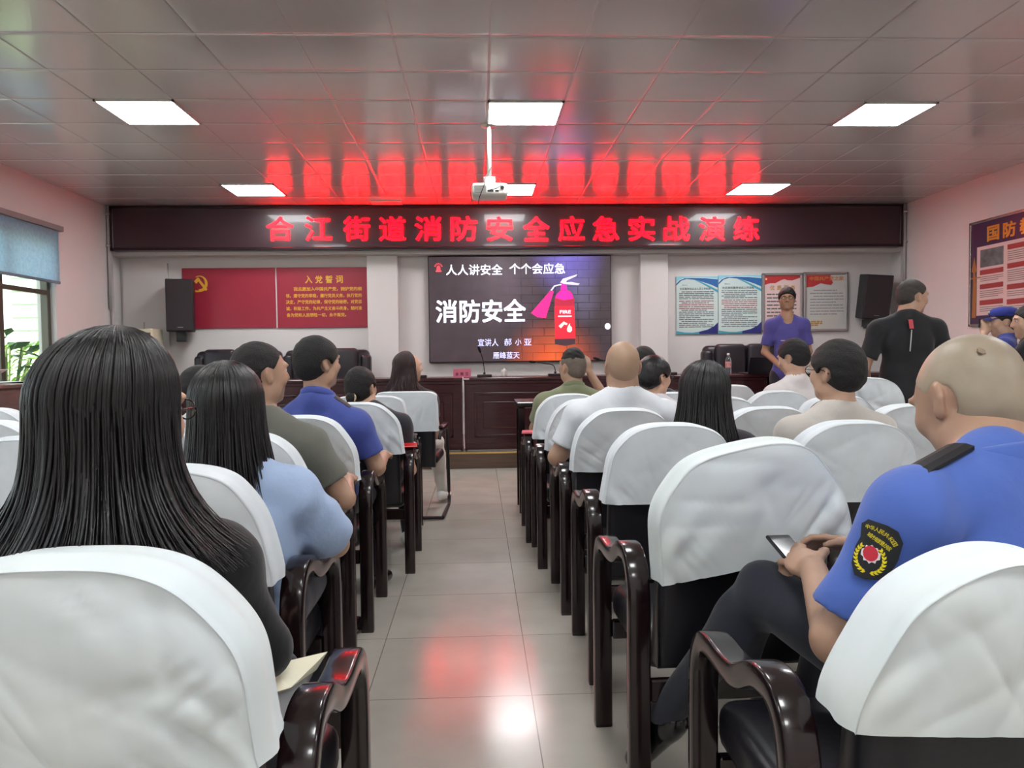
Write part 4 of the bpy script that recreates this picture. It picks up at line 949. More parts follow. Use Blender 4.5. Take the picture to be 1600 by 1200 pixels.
# ------------------------------------------------------------------ one person
def person(label, loc, rz=0.0, top=1.30, stand=False, sk='fair', fem=False, wide=1.0, head=(0, 0, 0), hdx=(0, 0, 0), lean=0.0, side=0.0,
           arms=None, legs=None, sleeve=.62, shirt='#888888', shirt_m=None, trousers='#1c1d24', shoe=None, res=.0105, hair='short', hair_mat=None,
           eyes=True, wrinkle=.003, neckw=1.0, hands=None, hscale=1.0, belly=1.0, extra=None, puff=False, hs=1.0, sw_=None, seedn=0, hem=None, neck=None, c7dz=0.0, zsdz=0.0):
    f = Field(); rnd = np.random.RandomState(len(label) * 7 + seedn)
    zs = .495
    if stand:
        Hh = top; zp = .52 * Hh; zc7 = .835 * Hh; zsh = .796 * Hh; hc = Hh - .115 * hs
    else:
        S = (top - zs - .235) / .605; zp = zs + .07; zc7 = zs + .55 * S + .01; zsh = zs + .462 * S + zsdz; hc = top - .115 * hs
    zc7 += c7dz
    sw = (sw_ or (.165 if fem else .192)) * wide
    cl, sl = math.cos(lean), math.sin(lean)
    def U(x, y, z):                                    # upper body leans about the hips
        dz = z - zp; return np.array([x + side * dz, y * cl + dz * sl, zp + dz * cl - y * sl])
    wb = wide * (.9 if fem else 1.0); zr = zsh - .13
    t = 'torso'
    f.ell(U(0, 0, zr), (.150 * wb, .108 * wide, .19), k=.05, grp=t)
    f.ell(U(0, .01 + .02 * (belly - 1), zp + (zr - zp) * .42), (.145 * wb * (.9 if fem else 1) * belly, .112 * wide * belly, .17), k=.06, grp=t)
    f.ell(U(0, 0, zp), (.165 * wb * (1.05 if fem else 1), .125 * wide, .12), k=.05, grp='hip')
    f.ell(U(0, 0, zp + .03), (.15 * wb, .12 * wide, .12), k=.05, grp=t)
    for s in (-1, 1):
        f.ell(U(s * .075 * wb, -.05, zsh - .08), (.075, .055, .12), k=.05, grp=t)          # shoulder blades
        f.cone(U(0, -.02, zc7 + .005), U(s * sw * .95, -.008, zsh + .005), .052 * neckw, .05, k=.045, grp=t)
        f.ell(U(s * sw * .96, 0, zsh - .01), (.058, .06, .062), k=.04, grp=t)
        if fem: f.ell(U(s * .07, .085, zsh - .14), (.06, .05, .06), k=.05, grp=t)
    Hc = U(0, 0, hc) + np.array(hdx); Hc[2] = hc + hdx[2]
    R = rotm(*head)
    def HD(x, y, z): return Hc + R @ (np.array([x, y, z]) * hs)
    nk = .056 * neckw * (.86 if fem else 1)
    f.cone(U(0, -.012, zc7 - .02), HD(0, -.02, -.055), nk * 1.08, nk, k=.035, grp='neck')
    # head
    g = 'head'
    he = lambda c, r, k=.02, sub=False, Rr=None: f.ell(HD(*c), np.array(r) * hs, R if Rr is None else R @ Rr, k=k, grp=g, sub=sub)
    he((0, -.014, .030), (.077, .096, .088), .02)
    he((0, .022, .0), (.068, .078, .085), .03)
    he((0, .036, -.058), (.050, .052, .055), .03)
    he((0, .070, -.093), (.021, .019, .016), .025)
    for s in (-1, 1):
        he((s * .045, .058, -.022), (.024, .026, .026), .02)
        he((s * .055, .012, -.066), (.017, .036, .028), .03)
        he((s * .031, .0995, .012), (.016, .010, .010), .010, sub=True)
        he((s * .030, .086, .032), (.026, .012, .008), .014)
        er = np.array(Matrix.Rotation(s * .42, 3, 'Z') @ Matrix.Rotation(.18, 3, 'X'))
        he((s * .0795, -.012, -.002), (.0068, .018, .031), .006, Rr=er)
        he((s * .079, -.004, -.024), (.008, .012, .015), .006)
        he((s * .0875, -.006, .004), (.0036, .009, .015), .004, sub=True, Rr=er)
    f.cone(HD(0, .094, .022), HD(0, .113, -.020), .0085 * hs, .0125 * hs, k=.012, grp=g)
    for s in (-1, 1): he((s * .012, .101, -.024), (.0085, .010, .008), .008)
    he((0, .089, -.052), (.023, .010, .0055), .006); he((0, .087, -.064), (.020, .010, .006), .006)
    he((0, .0985, -.0578), (.022, .004, .0016), .003, sub=True)
    # arms and hands
    A = arms or {}
    endpts = {}
    for s, nme in ((-1, 'L'), (1, 'R')):
        sh = U(s * sw, 0, zsh - .005)
        if nme in A: el, wr = [np.array(q, float) for q in A[nme][:2]]
        elif stand: el, wr = sh + np.array([s * .06, -.03, -.29]), sh + np.array([s * .07, .06, -.53])
        else: el, wr = sh + np.array([s * .045, .02, -.27]), np.array([s * .11, .33, zs + .16])
        ar = .9 if fem else 1.0; aw = ar * (.7 + .3 * wide)
        f.cone(sh, el, .052 * aw, .040 * aw, k=.03, grp='arm' + nme)
        f.cone(el, wr, .041 * aw, .027 * aw, k=.02, grp='fore' + nme)
        d = wr - el; d /= np.linalg.norm(d)
        if nme in A and len(A[nme]) > 2: d = np.array(A[nme][2], float); d /= np.linalg.norm(d)
        palm = np.array(A[nme][3], float) if nme in A and len(A[nme]) > 3 else np.array([-s * .3, 0, -1.0])
        palm -= d * palm.dot(d); palm /= np.linalg.norm(palm); lat = np.cross(d, palm)      # lat: across the knuckles
        if lat.dot([-s, 0, .0]) < 0 and not (nme in A and len(A[nme]) > 4): lat = -lat     # thumb side towards the body
        curl = (hands or {}).get(nme, .55)
        Rp = np.stack([lat, d, palm], 1)
        f.ell(wr + d * .048, (.039 * ar, .05, .0155), Rp, k=.018, grp='hand')
        for i, (o, L) in enumerate(((.029, .072), (.010, .082), (-.010, .076), (-.028, .060))):
            p0 = wr + d * .086 + lat * o * ar; a = curl * (.5 + .12 * i); dd = d
            for j, q in enumerate((.46, .30, .24)):
                dd = d * math.cos(a * (j + .6)) + palm * math.sin(a * (j + .6)); p1 = p0 + dd * L * q
                f.cone(p0, p1, .0092 - .0008 * j, .0086 - .0009 * j, k=.005, grp='hand'); p0 = p1
        p0 = wr + d * .022 + lat * .030; dt = d * .62 + lat * .62 + palm * .35; dt /= np.linalg.norm(dt); p1 = p0 + dt * .042
        f.cone(p0, p1, .0125, .0105, k=.008, grp='hand'); f.cone(p1, p1 + (d * .85 + palm * .45) * .032, .0102, .0085, k=.005, grp='hand')
        endpts[nme] = (sh, el, wr, d, palm, lat)
    # legs
    Lg = legs or {}
    feet = {}
    for s, nme in ((-1, 'L'), (1, 'R')):
        hp = np.array([s * .088, .02 if not stand else 0, zp - .02])
        if nme in Lg: kn, an = [np.array(q, float) for q in Lg[nme][:2]]
        elif stand: kn, an = np.array([s * .10, .02, .27 * top]), np.array([s * .11, -.02, .085])
        else: kn, an = np.array([s * .12, .38, zs + .05]), np.array([s * .12, .39, .09])
        f.cone(hp, kn, .083 * (.75 + .25 * wide), .058, k=.04, grp='leg' + nme); f.cone(kn, an, .056, .036, k=.03, grp='leg' + nme)
        cd = an - kn; cd /= np.linalg.norm(cd)
        f.ell(kn + (an - kn) * .32 + np.array([0, -.018, 0]), (.05, .052, .11), k=.03, grp='leg' + nme)
        fd = np.array(Lg[nme][2], float) if nme in Lg and len(Lg[nme]) > 2 else np.array([s * .15, 1, 0]); fd /= np.linalg.norm(fd)
        f.cone(an - np.array([0, 0, .03]) - fd * .03, an - np.array([0, 0, .055]) + fd * .14, .034, .024, k=.02, grp='foot')
        feet[nme] = (an, fd)
    o = obj('person', field_mesh(f, res, name='person'), SK[sk], None, True, loc); o.rotation_euler = (0, 0, rz)
    tag(o, label, 'person')
    V_ = lambda v: tuple(float(x) for x in v)
    # clothes
    sm = shirt_m or cloth('shirt_' + shirt.lstrip('#'), shirt)
    s_ = f.pick({t, 'hip'}, .012)
    if extra: extra(s_, U, zsh, sw)
    for s, nme in ((-1, 'L'), (1, 'R')):
        sh, el, wr = endpts[nme][:3]
        cut = sleeve; ar = (.9 if fem else 1.0) * (.7 + .3 * wide)
        r0, r1 = .052 * ar + .012, .044 * ar + (.022 if not fem else .012)
        if puff: s_.ell(sh + (el - sh) * .55, (.075, .08, .13), np.array(Vector((0, 0, 1)).rotation_difference(Vector(sh - el)).to_matrix()), k=.03); r1 = .052
        if cut <= 1: s_.cone(sh, el, r0, r1, k=.035, cut=cut)
        else:
            s_.cone(sh, el, r0, .052 * ar, k=.035); s_.cone(el, wr, .052 * ar, .040 * ar, k=.02, cut=cut - 1)
    ph = rnd.uniform(0, 6, 6)
    def wrink(X, Y, Z): return wrinkle * (np.sin(27 * X + 19 * Z + ph[0] + 2 * np.sin(9 * Z + ph[1])) * np.sin(11 * Y + 13 * Z + ph[2]) + .6 * np.sin(55 * Z - 33 * X + ph[3] + 3 * np.sin(12 * X + ph[4])) * np.sin(17 * X + 7 * Y + ph[5]))
    nc = U(0, .03, zc7 + .045); nd = U(0, .03, zc7 + .1) - U(0, -.03 + .09, zc7 + .045); up = np.array([0, .62 * cl + .25 * sl, 1.0]); up /= np.linalg.norm(up)
    nb = U(0, -.05, zc7 + (.035 if not fem else .02))
    n0_, n1_ = U(0, .004, zc7 - .045), HD(0, .0, -.07); nd_ = n1_ - n0_; nl_ = nd_.dot(nd_); rn_ = (nk * 1.02 + .011) if neck is None else neck
    def neckcut(X, Y, Z):                             # round neck opening about the neck axis
        h = np.clip(((X - n0_[0]) * nd_[0] + (Y - n0_[1]) * nd_[1] + (Z - n0_[2]) * nd_[2]) / nl_, -.0, 2)
        D = np.sqrt((X - n0_[0] - h * nd_[0]) ** 2 + (Y - n0_[1] - h * nd_[1]) ** 2 + (Z - n0_[2] - h * nd_[2]) ** 2)
        return (rn_ - D).astype(np.float32)
    hz = hem if hem is not None else (zp - .16 if stand else zp - .06)
    def hemcut(X, Y, Z): return (hz - Z + 0 * X + 0 * Y).astype(np.float32)
    so = obj('shirt', field_mesh(s_, res * .95, [neckcut, hemcut], wrink, 'shirt'), sm, o, True)
    tr = f.pick({'hip', 'legL', 'legR'}, .010)
    def ankcut(X, Y, Z):
        d = np.full(np.broadcast(X, Y, Z).shape, -1.0, np.float32)
        for nme in 'LR':
            an, fd = feet[nme]; d = np.maximum(d, np.minimum(.03 - np.sqrt((X - an[0]) ** 2 + (Y - an[1]) ** 2 + (Z - an[2]) ** 2) + .005, .05))
        return d.astype(np.float32)
    ztop = zp + .07
    obj('trousers', field_mesh(tr, res * 1.1, [lambda X, Y, Z: np.minimum(Z - ztop, .2 - Y + 0 * X).astype(np.float32), ankcut], wrink, 'trousers'), cloth('trousers_' + trousers.lstrip('#'), trousers), o, True)
    for nme in 'LR':
        an, fd = feet[nme]; sf = Field()
        sf.cone(an - np.array([0, 0, .035]) - fd * .035, an - np.array([0, 0, .052]) + fd * .15, .043, .033, k=.02).ell(an + np.array([0, 0, -.03]), (.042, .045, .04), k=.02)
        zf = an[2] - .088 - max(0, -fd[2]) * .2
        so_ = obj('shoe', field_mesh(sf, .009, lambda X, Y, Z: (zf - Z + 0 * X + 0 * Y).astype(np.float32), None, 'shoe'), shoe or shoe_b, o, True)
    # eyes, lips
    if eyes:
        for s in (-1, 1):
            bm = bmesh.new(); bmesh.ops.create_uvsphere(bm, u_segments=16, v_segments=12, radius=.0115 * hs)
            rm = Matrix((R @ np.array(Matrix.Rotation(-PI / 2, 3, 'X'))).tolist())
            bmesh.ops.rotate(bm, verts=bm.verts, cent=(0, 0, 0), matrix=rm)
            fw = R @ np.array([0, 1, 0]); c = HD(s * .031, .082, .012)
            for fc in bm.faces: fc.material_index = 1 if Vector(fw).dot(fc.calc_center_median().normalized()) > .86 else 0
            for v in bm.verts: v.co += Vector(c)
            obj('eye', bm, [eye_w, eye_d], o, True)
            bm = bmesh.new(); tube(bm, [HD(s * .014, .099, .028), HD(s * .03, .0995, .033), HD(s * .048, .088, .028)], .0032 * hs, 6, [.8, 1, .5]); obj('eyebrow', bm, hair_s, o, True)
    hm = hair_mat or {'short': hair_s, 'fade': hair_s, 'bun': hair_s, 'pony': hair_s}.get(hair, hair_m)
    cran = Field(); k2 = lambda c, r, k=.02: cran.ell(HD(*c), np.array(r) * hs, R, k=k)
    def hcoord(X, Y, Z):
        x, y, z = (X - Hc[0]) / hs, (Y - Hc[1]) / hs, (Z - Hc[2]) / hs
        return x * R[0, 0] + y * R[1, 0] + z * R[2, 0], x * R[0, 1] + y * R[1, 1] + z * R[2, 1], x * R[0, 2] + y * R[1, 2] + z * R[2, 2]
    def fuzz(a):
        def w(X, Y, Z):
            x, y, z = hcoord(X, Y, Z); return a * (np.sin(95 * x + 3 * np.sin(60 * z)) * np.sin(80 * y + 2 * np.sin(70 * x)) + .7 * np.sin(150 * z + 90 * x))
        return w
    hr = min(res, .008) * .75
    def cap(th, zf, zn, yn=-.055, m=hm, nm='hair', fz=.0012, ytop=.0, th2=None):
        k2((0, -.014, .030), (.077 + th, .096 + th, .088 + th * 1.3)); k2((0, .018, .012), (.069 + th, .077 + th * .8, .080 + th))
        k2((0, -.045, -.02), (.060 + th * .7, .058 + th, .06), .03)
        sl_ = (zf - zn) / (.09 - yn)
        def c1(X, Y, Z):
            x, y, z = hcoord(X, Y, Z); return ((zf + sl_ * (y - .09) - z + ytop * np.abs(x)) * .75 * hs).astype(np.float32)
        def c2(X, Y, Z):                              # clear the ears
            x, y, z = hcoord(X, Y, Z); return ((.030 - np.sqrt((y + .008) ** 2 + (z + .006) ** 2) - .3 * (np.abs(x) < .055)) * hs).astype(np.float32)
        return obj(nm, field_mesh(cran, hr, [c1, c2], fuzz(fz), 'hair'), m, o, True)
    if hair == 'short': cap(.0095, .072, -.068)
    elif hair == 'crop': cap(.006, .085, -.055)
    elif hair == 'receding': cap(.006, .108, -.062)
    elif hair == 'thick': cap(.016, .058, -.078, fz=.0009)
    elif hair == 'stubble': cap(.0016, .098, -.070, m=hair_mat or stub, fz=.0002)
    elif hair == 'fade':
        cap(.0022, .075, -.075, m=stub_s, nm='faded_sides', fz=.0002)
        cran.p.clear(); k2((0, -.006, .044), (.075, .100, .100))
        obj('hair', field_mesh(cran, hr, lambda X, Y, Z: ((.050 - hcoord(X, Y, Z)[2]) * hs).astype(np.float32), fuzz(.0018), 'hair'), hm, o, True)
    elif hair in ('pony', 'bun'):
        cap(.010, .066, -.085, m=hm)
        if hair == 'pony':
            pf = Field(); pf.ell(HD(0, -.118, -.035), (.024, .026, .026), k=.02); pf.cone(HD(0, -.125, -.045), HD(.0, -.135, -.15), .026, .012, k=.02)
            obj('ponytail', field_mesh(pf, .006, None, None, 'ponytail'), hm, o, True)
    return dict(o=o, HD=HD, R=R, Hc=Hc, U=U, zsh=zsh, sw=sw, hs=hs, ends=endpts, feet=feet, zc7=zc7, neckw=neckw)
def glasses(P, m=spec_m):
    HD = P['HD']; bm = bmesh.new()
    for s in (-1, 1):
        tube(bm, [HD(s * .033 + .023 * math.cos(a), .104, .010 + .017 * math.sin(a)) for a in [2 * PI * i / 20 for i in range(21)]], .0016, 6)
        tube(bm, [HD(s * .056, .102, .014), HD(s * .079, .06, .012), HD(s * .085, .0, .012), HD(s * .085, -.03, -.004)], .0018, 6)
    tube(bm, [HD(-.010, .106, .014), HD(0, .109, .017), HD(.010, .106, .014)], .0016, 6)
    g = obj('spectacles', bm, m, P['o'], True)
    for s in (-1, 1):
        bm = bmesh.new(); c = [bm.verts.new(HD(s * .033 + .022 * math.cos(a), .1035, .010 + .016 * math.sin(a))) for a in [2 * PI * i / 20 for i in range(20)]]; bm.faces.new(c); obj('lens', bm, lens_m, g)
def long_hair(P, length, mat_, n=650, flare=1.0, phi_max=2.35, seed=1, spread=.02, part=.0, back=0.0, wave=0.0, th=.012, front=.0, sides=None, fpow=1.6):
    """hair that falls from the parting over the skull and hangs: an inner sheet and separate locks, one mesh"""
    HD, R, Hc, hs = P['HD'], P['R'], P['Hc'], P['hs']; rnd = np.random.RandomState(seed)
    yaw = math.atan2(-R[0, 1], R[1, 1]); Ry = rotm(yaw)
    V = []; F = []; k = 0
    def path(phi, r_add, L, jit, npt=20):
        pts = []
        rx, ry, rz_ = .080 + r_add, .102 + r_add, .092 + r_add
        for th_ in np.linspace(.06, 1.62, 9):
            q = np.array([rx * math.sin(th_) * math.sin(phi) + part * math.cos(th_), -.010 - ry * math.sin(th_) * math.cos(phi), .030 + rz_ * math.cos(th_)])
            pts.append(Hc + R @ (q * hs))
        p = pts[-1].copy(); base = p.copy()
        dirn = Ry @ np.array([math.sin(phi), -math.cos(phi), 0]); m = npt - 9
        ll = L * (sides(phi) if sides else 1.0)
        for i in range(1, m + 1):
            t_ = i / m; z = base[2] - ll * t_
            out = spread * (t_ ** fpow) * flare * 4 + jit * t_ * .6
            q = base + dirn * (out - .006 * math.sin(t_ * PI) + .012 * math.sin(t_ * PI) * back) ; q[2] = z
            q += np.array([math.sin(phi * 7 + t_ * 9) * wave, math.cos(phi * 5 + t_ * 8) * wave, 0]) * t_
            pts.append(q)
        return pts
    ph = np.linspace(-phi_max, phi_max, 72); rows = []
    for a in ph: rows.append(path(a, th * .55, length * .97, 0))
    G = np.array(rows); npt = G.shape[1]; V.append(G.reshape(-1, 3))
    for i in range(len(ph) - 1):
        for j in range(npt - 1): F.append((i * npt + j, i * npt + j + 1, (i + 1) * npt + j + 1, (i + 1) * npt + j))
    k = len(ph) * npt
    for _ in range(n):
        a = rnd.uniform(-phi_max, phi_max); ra = th * rnd.uniform(.7, 1.12); L = length * rnd.uniform(.86, 1.05); w = rnd.uniform(.0016, .0046)
        pts = np.array(path(a + rnd.uniform(-.03, .03), ra, L, rnd.uniform(-.03, .05)))
        tan = np.array([math.cos(a), math.sin(a), 0]); tan = Ry @ tan; nor = Ry @ np.array([math.sin(a), -math.cos(a), .25])
        m = len(pts); tp = np.clip(np.minimum(np.linspace(.35, 3, m), np.linspace(4.2, .12, m)), 0, 1)
        sw = rnd.uniform(-.012, .012) * np.linspace(0, 1, m) ** 2
        pts = pts + tan[None] * sw[:, None]
        ring = [pts + tan * (w * tp)[:, None], pts + nor * (w * .4 * tp)[:, None], pts - tan * (w * tp)[:, None], pts - nor * (w * .4 * tp)[:, None]]
        V.append(np.stack(ring, 1).reshape(-1, 3))
        for i in range(m - 1):
            for j in range(4): F.append((k + i * 4 + j, k + i * 4 + (j + 1) % 4, k + (i + 1) * 4 + (j + 1) % 4, k + (i + 1) * 4 + j))
        k += m * 4
    return obj('hair', npmesh(np.concatenate(V), np.array(F), 'hair'), mat_, P['o'], True)
def collar(P, m, r=.070, h=.030, open_=.35, dy=.0, tilt=.42, th=.004, dz=.012):
    U = P['U']; c = U(0, -.004 + dy, P['zc7'] + .006 + dz); bm = bmesh.new(); n = 36; rows = []
    for (rr, z) in ((r + .012, -.012), (r, h), (r + .004, h + .004), (r + .012, h * .9), (r + .018, .004), (r + .016, -.002)):
        row = []
        for i in range(n + 1):
            a = -PI / 2 + open_ + (2 * PI - 2 * open_) * i / n; a += PI
            x, y = rr * math.cos(a), rr * .95 * math.sin(a)
            row.append(bm.verts.new((c[0] + x, c[1] + y, c[2] + z - tilt * (y + .02))))
        rows.append(row)
    for A, B in zip(rows, rows[1:]):
        for i in range(n): bm.faces.new((A[i], A[i + 1], B[i + 1], B[i]))
    return obj('collar', bm, m, P['o'], True)
def epaulette(P, s, m):
    """stiff strap lying along the shoulder line, bent over it"""
    U, sw, zsh, zc7 = P['U'], P['sw'], P['zsh'], P['zc7']; bm = bmesh.new(); rows = []
    for i in range(9):
        t = .40 + .86 * i / 8; x = s * sw * .95 * t; z = (zc7 + .005) * (1 - t) + (zsh + .005) * t + .052 * P['neckw'] * max(0, 1 - t) + .05 * min(t, 1) + .017 - max(0, t - 1.0) * .07
        w = .027 if i < 8 else .02
        c = [U(x, -.012 + y, z + h - 5.5 * y * y) for y, h in ((-w, 0), (-w * .4, 0), (w * .4, 0), (w, 0), (w, .007), (w * .4, .008), (-w * .4, .008), (-w, .007))]
        rows.append([bm.verts.new(q) for q in c])
    for A, B in zip(rows, rows[1:]):
        for i in range(8): bm.faces.new((A[i], A[(i + 1) % 8], B[(i + 1) % 8], B[i]))
    bm.faces.new(rows[0][::-1]); bm.faces.new(rows[-1])
    return obj('epaulette', bm, m, P['o'])
# ------------------------------------------------------------------ everyone in the hall
cx_ = lambda k: (C[k].location.x, C[k].location.y)
def seat(k, dx=0, dy=0): return (C[k].location.x + dx, C[k].location.y + .20 + dy, 0)
uni = cloth('uniform_blue', '#4b68b6', (14, .2, .015), .08); uni_d = cloth('uniform_deep_blue', '#44529c', (14, .2, .015), .08)
blk = M('uniform_black', '#101117', .6)
# woman with long black hair, nearest on the left
P = person('person in black top seated at lower left with back turned', seat('L1', -.045, .0), 0, 1.262, sk='pale', fem=True, head=(-.55, -.03, .0), hdx=(0, .0, 0), shirt='#08080d', sleeve=1.7, trousers='#1a1c26', res=.009, hair='none', wrinkle=.002, sw_=.158, wide=.97,
           arms={'R': ((.205, .06, .735), (.12, .30, .64)), 'L': ((-.215, .06, .735), (-.10, .30, .64))})
long_hair(P, .31, hair_m, n=2300, flare=1.1, phi_max=2.0, seed=3, spread=.022, part=.012, th=.024, fpow=3.8, sides=lambda p: 1 - .2 * abs(math.sin(p)))
glasses(P)
# woman in the pale blue blouse
blouse = cloth('blouse_blue', '#a4b9da', (16, .35, .02), .06)
P = person('person in pale blue puff sleeved blouse leaning an elbow on the armrest', seat('L2', .085, .02), .05, 1.215, sk='pale', fem=True, head=(-.1, .06, 0), hdx=(-.02, 0, 0), shirt_m=blouse, shirt='#a4b9da', sleeve=.86, trousers='#2a2c38', puff=True, res=.009, hair='none', side=.0, wrinkle=.005, sw_=.152,
           arms={'R': ((.245, .10, .70), (.16, .34, .72)), 'L': ((-.24, .08, .70), (-.08, .36, .66))})
long_hair(P, .27, hair_m, n=1500, flare=.35, phi_max=2.3, seed=8, spread=.008, part=.0, th=.014)
# man in the grey shirt
P = person('person in grey short sleeved shirt turned right with elbow on armrest', seat('L3', .0, .06), -.25, 1.295, sk='tan', head=(-.55, .02, 0), shirt='#67675f', sleeve=.66, trousers='#20222a', res=.009, hair='receding', hair_mat=hair_s, belly=1.1, wide=1.05, zsdz=-.015,
           arms={'R': ((.305, .06, .70), (.21, .30, .735), (-.3, 1, .0)), 'L': ((-.25, .10, .72), (-.06, .34, .70))})
# man in dark blue uniform shirt
P = person('person in dark blue uniform shirt with black shoulder strap seated left of the aisle', seat('L4', .02, .08), -.2, 1.325, sk='tan', head=(-.6, .03, 0), shirt_m=uni_d, shirt='#3a4a9c', sleeve=.68, trousers='#1b1d2b', res=.009, hair='thick', hair_mat=hair_s, wide=1.0, zsdz=-.03, c7dz=-.01,
           arms={'R': ((.265, .05, .71), (.22, .30, .735), (-.2, 1, 0)), 'L': ((-.26, .10, .72), (-.08, .34, .70))})
collar(P, uni_d)
for s in (-1, 1): epaulette(P, s, blk)
# woman with tied back hair
P = person('person wearing a beige scrunchie, seated just ahead of the dark blue uniform shirt', seat('L5', .045, .05), 0, 1.172, sk='pale', fem=True, head=(-.35, .05, .0), hdx=(-.07, 0, 0), shirt='#23242c', sleeve=.7, trousers='#2b2d3a', shoe=shoe_w, hair='pony', legs={'R': ((.13, .44, .52), (.16, .40, .10)), 'L': ((-.1, .44, .52), (-.08, .42, .10))})
HD = P['HD']; bm = bmesh.new()
for i in range(14):
    a = 2 * PI * i / 14; b = a + 2 * PI / 14 * 1.2
    tube(bm, [HD(.026 * math.cos(a), -.122, -.045 + .024 * math.sin(a)), HD(.026 * math.cos(b), -.126, -.045 + .024 * math.sin(b))], .009, 6)
obj('scrunchie', bm, M('scrunchie_beige', '#cbb79a', .8), P['o'], True)
# long red haired woman in the cantilever chair
P = person('person in white trousers and white shoes in the front cantilever chair', (-.545, 5.98, 0), -.12, 1.265, sk='pale', fem=True, head=(-1.0, .05, 0), shirt='#191519', sleeve=.5, trousers='#d6d3cc', shoe=shoe_w, hair='none',
           legs={'R': ((.13, .42, .52), (.17, .5, .10)), 'L': ((-.1, .44, .52), (-.05, .5, .10))})
long_hair(P, .30, hair_r, n=900, flare=1.2, phi_max=1.9, seed=12, spread=.016, th=.014, wave=.012)
bm = bmesh.new(); a, b = P['HD'](-.095, -.03, .05), P['HD'](-.085, -.07, .04); tube(bm, [a, (np.array(a) + b) / 2 + np.array([-.012, -.004, .006]), b], .009, 8); obj('hair_clip', bm, MATS['dark_plastic'], P['o'], True)
# man in profile at the left
P = person('person in white shirt in profile between the black top and pale blue blouse', seat('L4b', .08, .28), -.3, 1.20, sk='tan', head=(-.9, .25, 0), shirt='#d9dce0', sleeve=.7, hair='short')
# the officer nearest on the right
P = person('person in bright blue uniform shirt with black sleeve badge looking down at phone', (1.0, 1.42, 0), .42, 1.305, sk='tan', head=(-.2, -.42, .05), hdx=(.085, .075, -.042), lean=.06, shirt_m=uni, shirt='#5372c4', sleeve=.80, trousers='#20232f', shoe=shoe_b, res=.0075, hair='stubble', wide=1.22, belly=1.12, neckw=1.2, c7dz=-.03, zsdz=.014, wrinkle=.0035, hs=1.13,
           arms={'L': ((-.325, .10, .70), (-.16, .30, .76), (.3, 1, .15), (.6, 0, -.8)), 'R': ((.29, .08, .72), (.06, .34, .77), (-.5, 1, .1), (-.6, 0, -.8))}, hands={'L': 1.0, 'R': .9},
           legs={'L': ((-.13, .47, .66), (-.22, .74, .27), (-.2, .6, -.7)), 'R': ((.10, .46, .53), (.06, .58, .10))})
OFF = P
collar(P, uni, r=.080, h=.034, dy=.0, tilt=.3)
for s in (-1, 1): epaulette(P, s, blk)
sh, el, wr, d, palm, lat = P['ends']['L']
# badge wrapped on the outer sleeve
def badge(P):
    up = (sh - el) / np.linalg.norm(sh - el)
    back = np.array([-1.0, -.38, 0.0]); back -= up * back.dot(up); back /= np.linalg.norm(back); tng = np.cross(up, back); c = el + (sh - el) * .72; R_ = .077
    if tng.dot([1, 0, 0]) < 0: tng = -tng
    def W(u, v, h): u, v = u * .93 - v * .37, u * .37 + v * .93; a = u / R_; return c + up * v + back * ((R_ + h) * math.cos(a) - .004) + tng * (R_ + h) * math.sin(a)
    return W
W_ = badge(P)
def wrap(pts, h, m, name, parent, th=.0016, sub=6):
    """flat outline bent round the sleeve"""
    bm = bmesh.new(); prism(bm, pts, 0, th)
    if sub:
        bmesh.ops.triangulate(bm, faces=bm.faces[:])
        bmesh.ops.subdivide_edges(bm, edges=bm.edges[:], cuts=2, use_grid_fill=True)
    for v in bm.verts: q = W_(v.co.x, v.co.z, h + (th - v.co.y)); v.co = Vector(q)
    return obj(name, bm, m, parent)
sc = .00058
def Bp(zx, zy): return ((zx - 445) * sc * .5 * .55, -(zy - 450) * sc * .5 * .55)
def Bp(zx, zy): return ((zx - 450) * .000158, -(zy - 450) * .000158)
root_b = wrap([Bp(*q) for q in [(258, 175), (300, 150), (330, 122), (430, 140), (540, 160), (640, 205), (690, 320), (650, 520), (600, 640), (480, 760), (360, 780), (250, 760), (205, 640), (225, 440), (270, 330), (295, 240)]], .004, blk, 'sleeve_badge', P['o'], .003)
by = M('badge_yellow', '#e2d21c', .5); br_ = M('badge_red', '#c2263a', .5); bw = M('badge_white', '#e8e4e6', .5)
def ring_leaf(side):
    for i in range(9):
        t = i / 8; a = math.radians(-95 + side * (12 + 118 * t)) ; cx, cy = 385 + 140 * math.cos(a), 545 - 160 * math.sin(a)
        ta = a + PI / 2 * (1 if side > 0 else -1)
        for q in (-.55, .55):
            dx, dy = math.cos(ta + q), -math.sin(ta + q); nx, ny = -dy, dx
            yield [(cx - dx * 10, cy - dy * 10), (cx + nx * 12 + dx * 18, cy + ny * 12 + dy * 18), (cx + dx * 44, cy + dy * 44), (cx - nx * 12 + dx * 18, cy - ny * 12 + dy * 18)]
bm = bmesh.new()
for sd in (-1, 1):
    for pl_ in ring_leaf(sd): prism(bm, [Bp(*q) for q in pl_], 0, .0012)
for v in bm.verts: v.co = Vector(W_(v.co.x, v.co.z, .0065 + (.0012 - v.co.y)))
obj('wheat_wreath', bm, by, root_b)
wrap([Bp(392 + 100 * (1 if i % 2 else .8) * math.cos(PI * i / 10 + .1), 500 + 105 * (1 if i % 2 else .8) * math.sin(PI * i / 10 + .1)) for i in range(20)], .0062, bw, 'gear', root_b, .001)
wrap([Bp(392 + 74 * math.cos(PI * i / 12), 492 + 84 * math.sin(PI * i / 12)) for i in range(24)], .0072, br_, 'red_disc', root_b, .001)
Vs = []; Fs = []; nn = 0
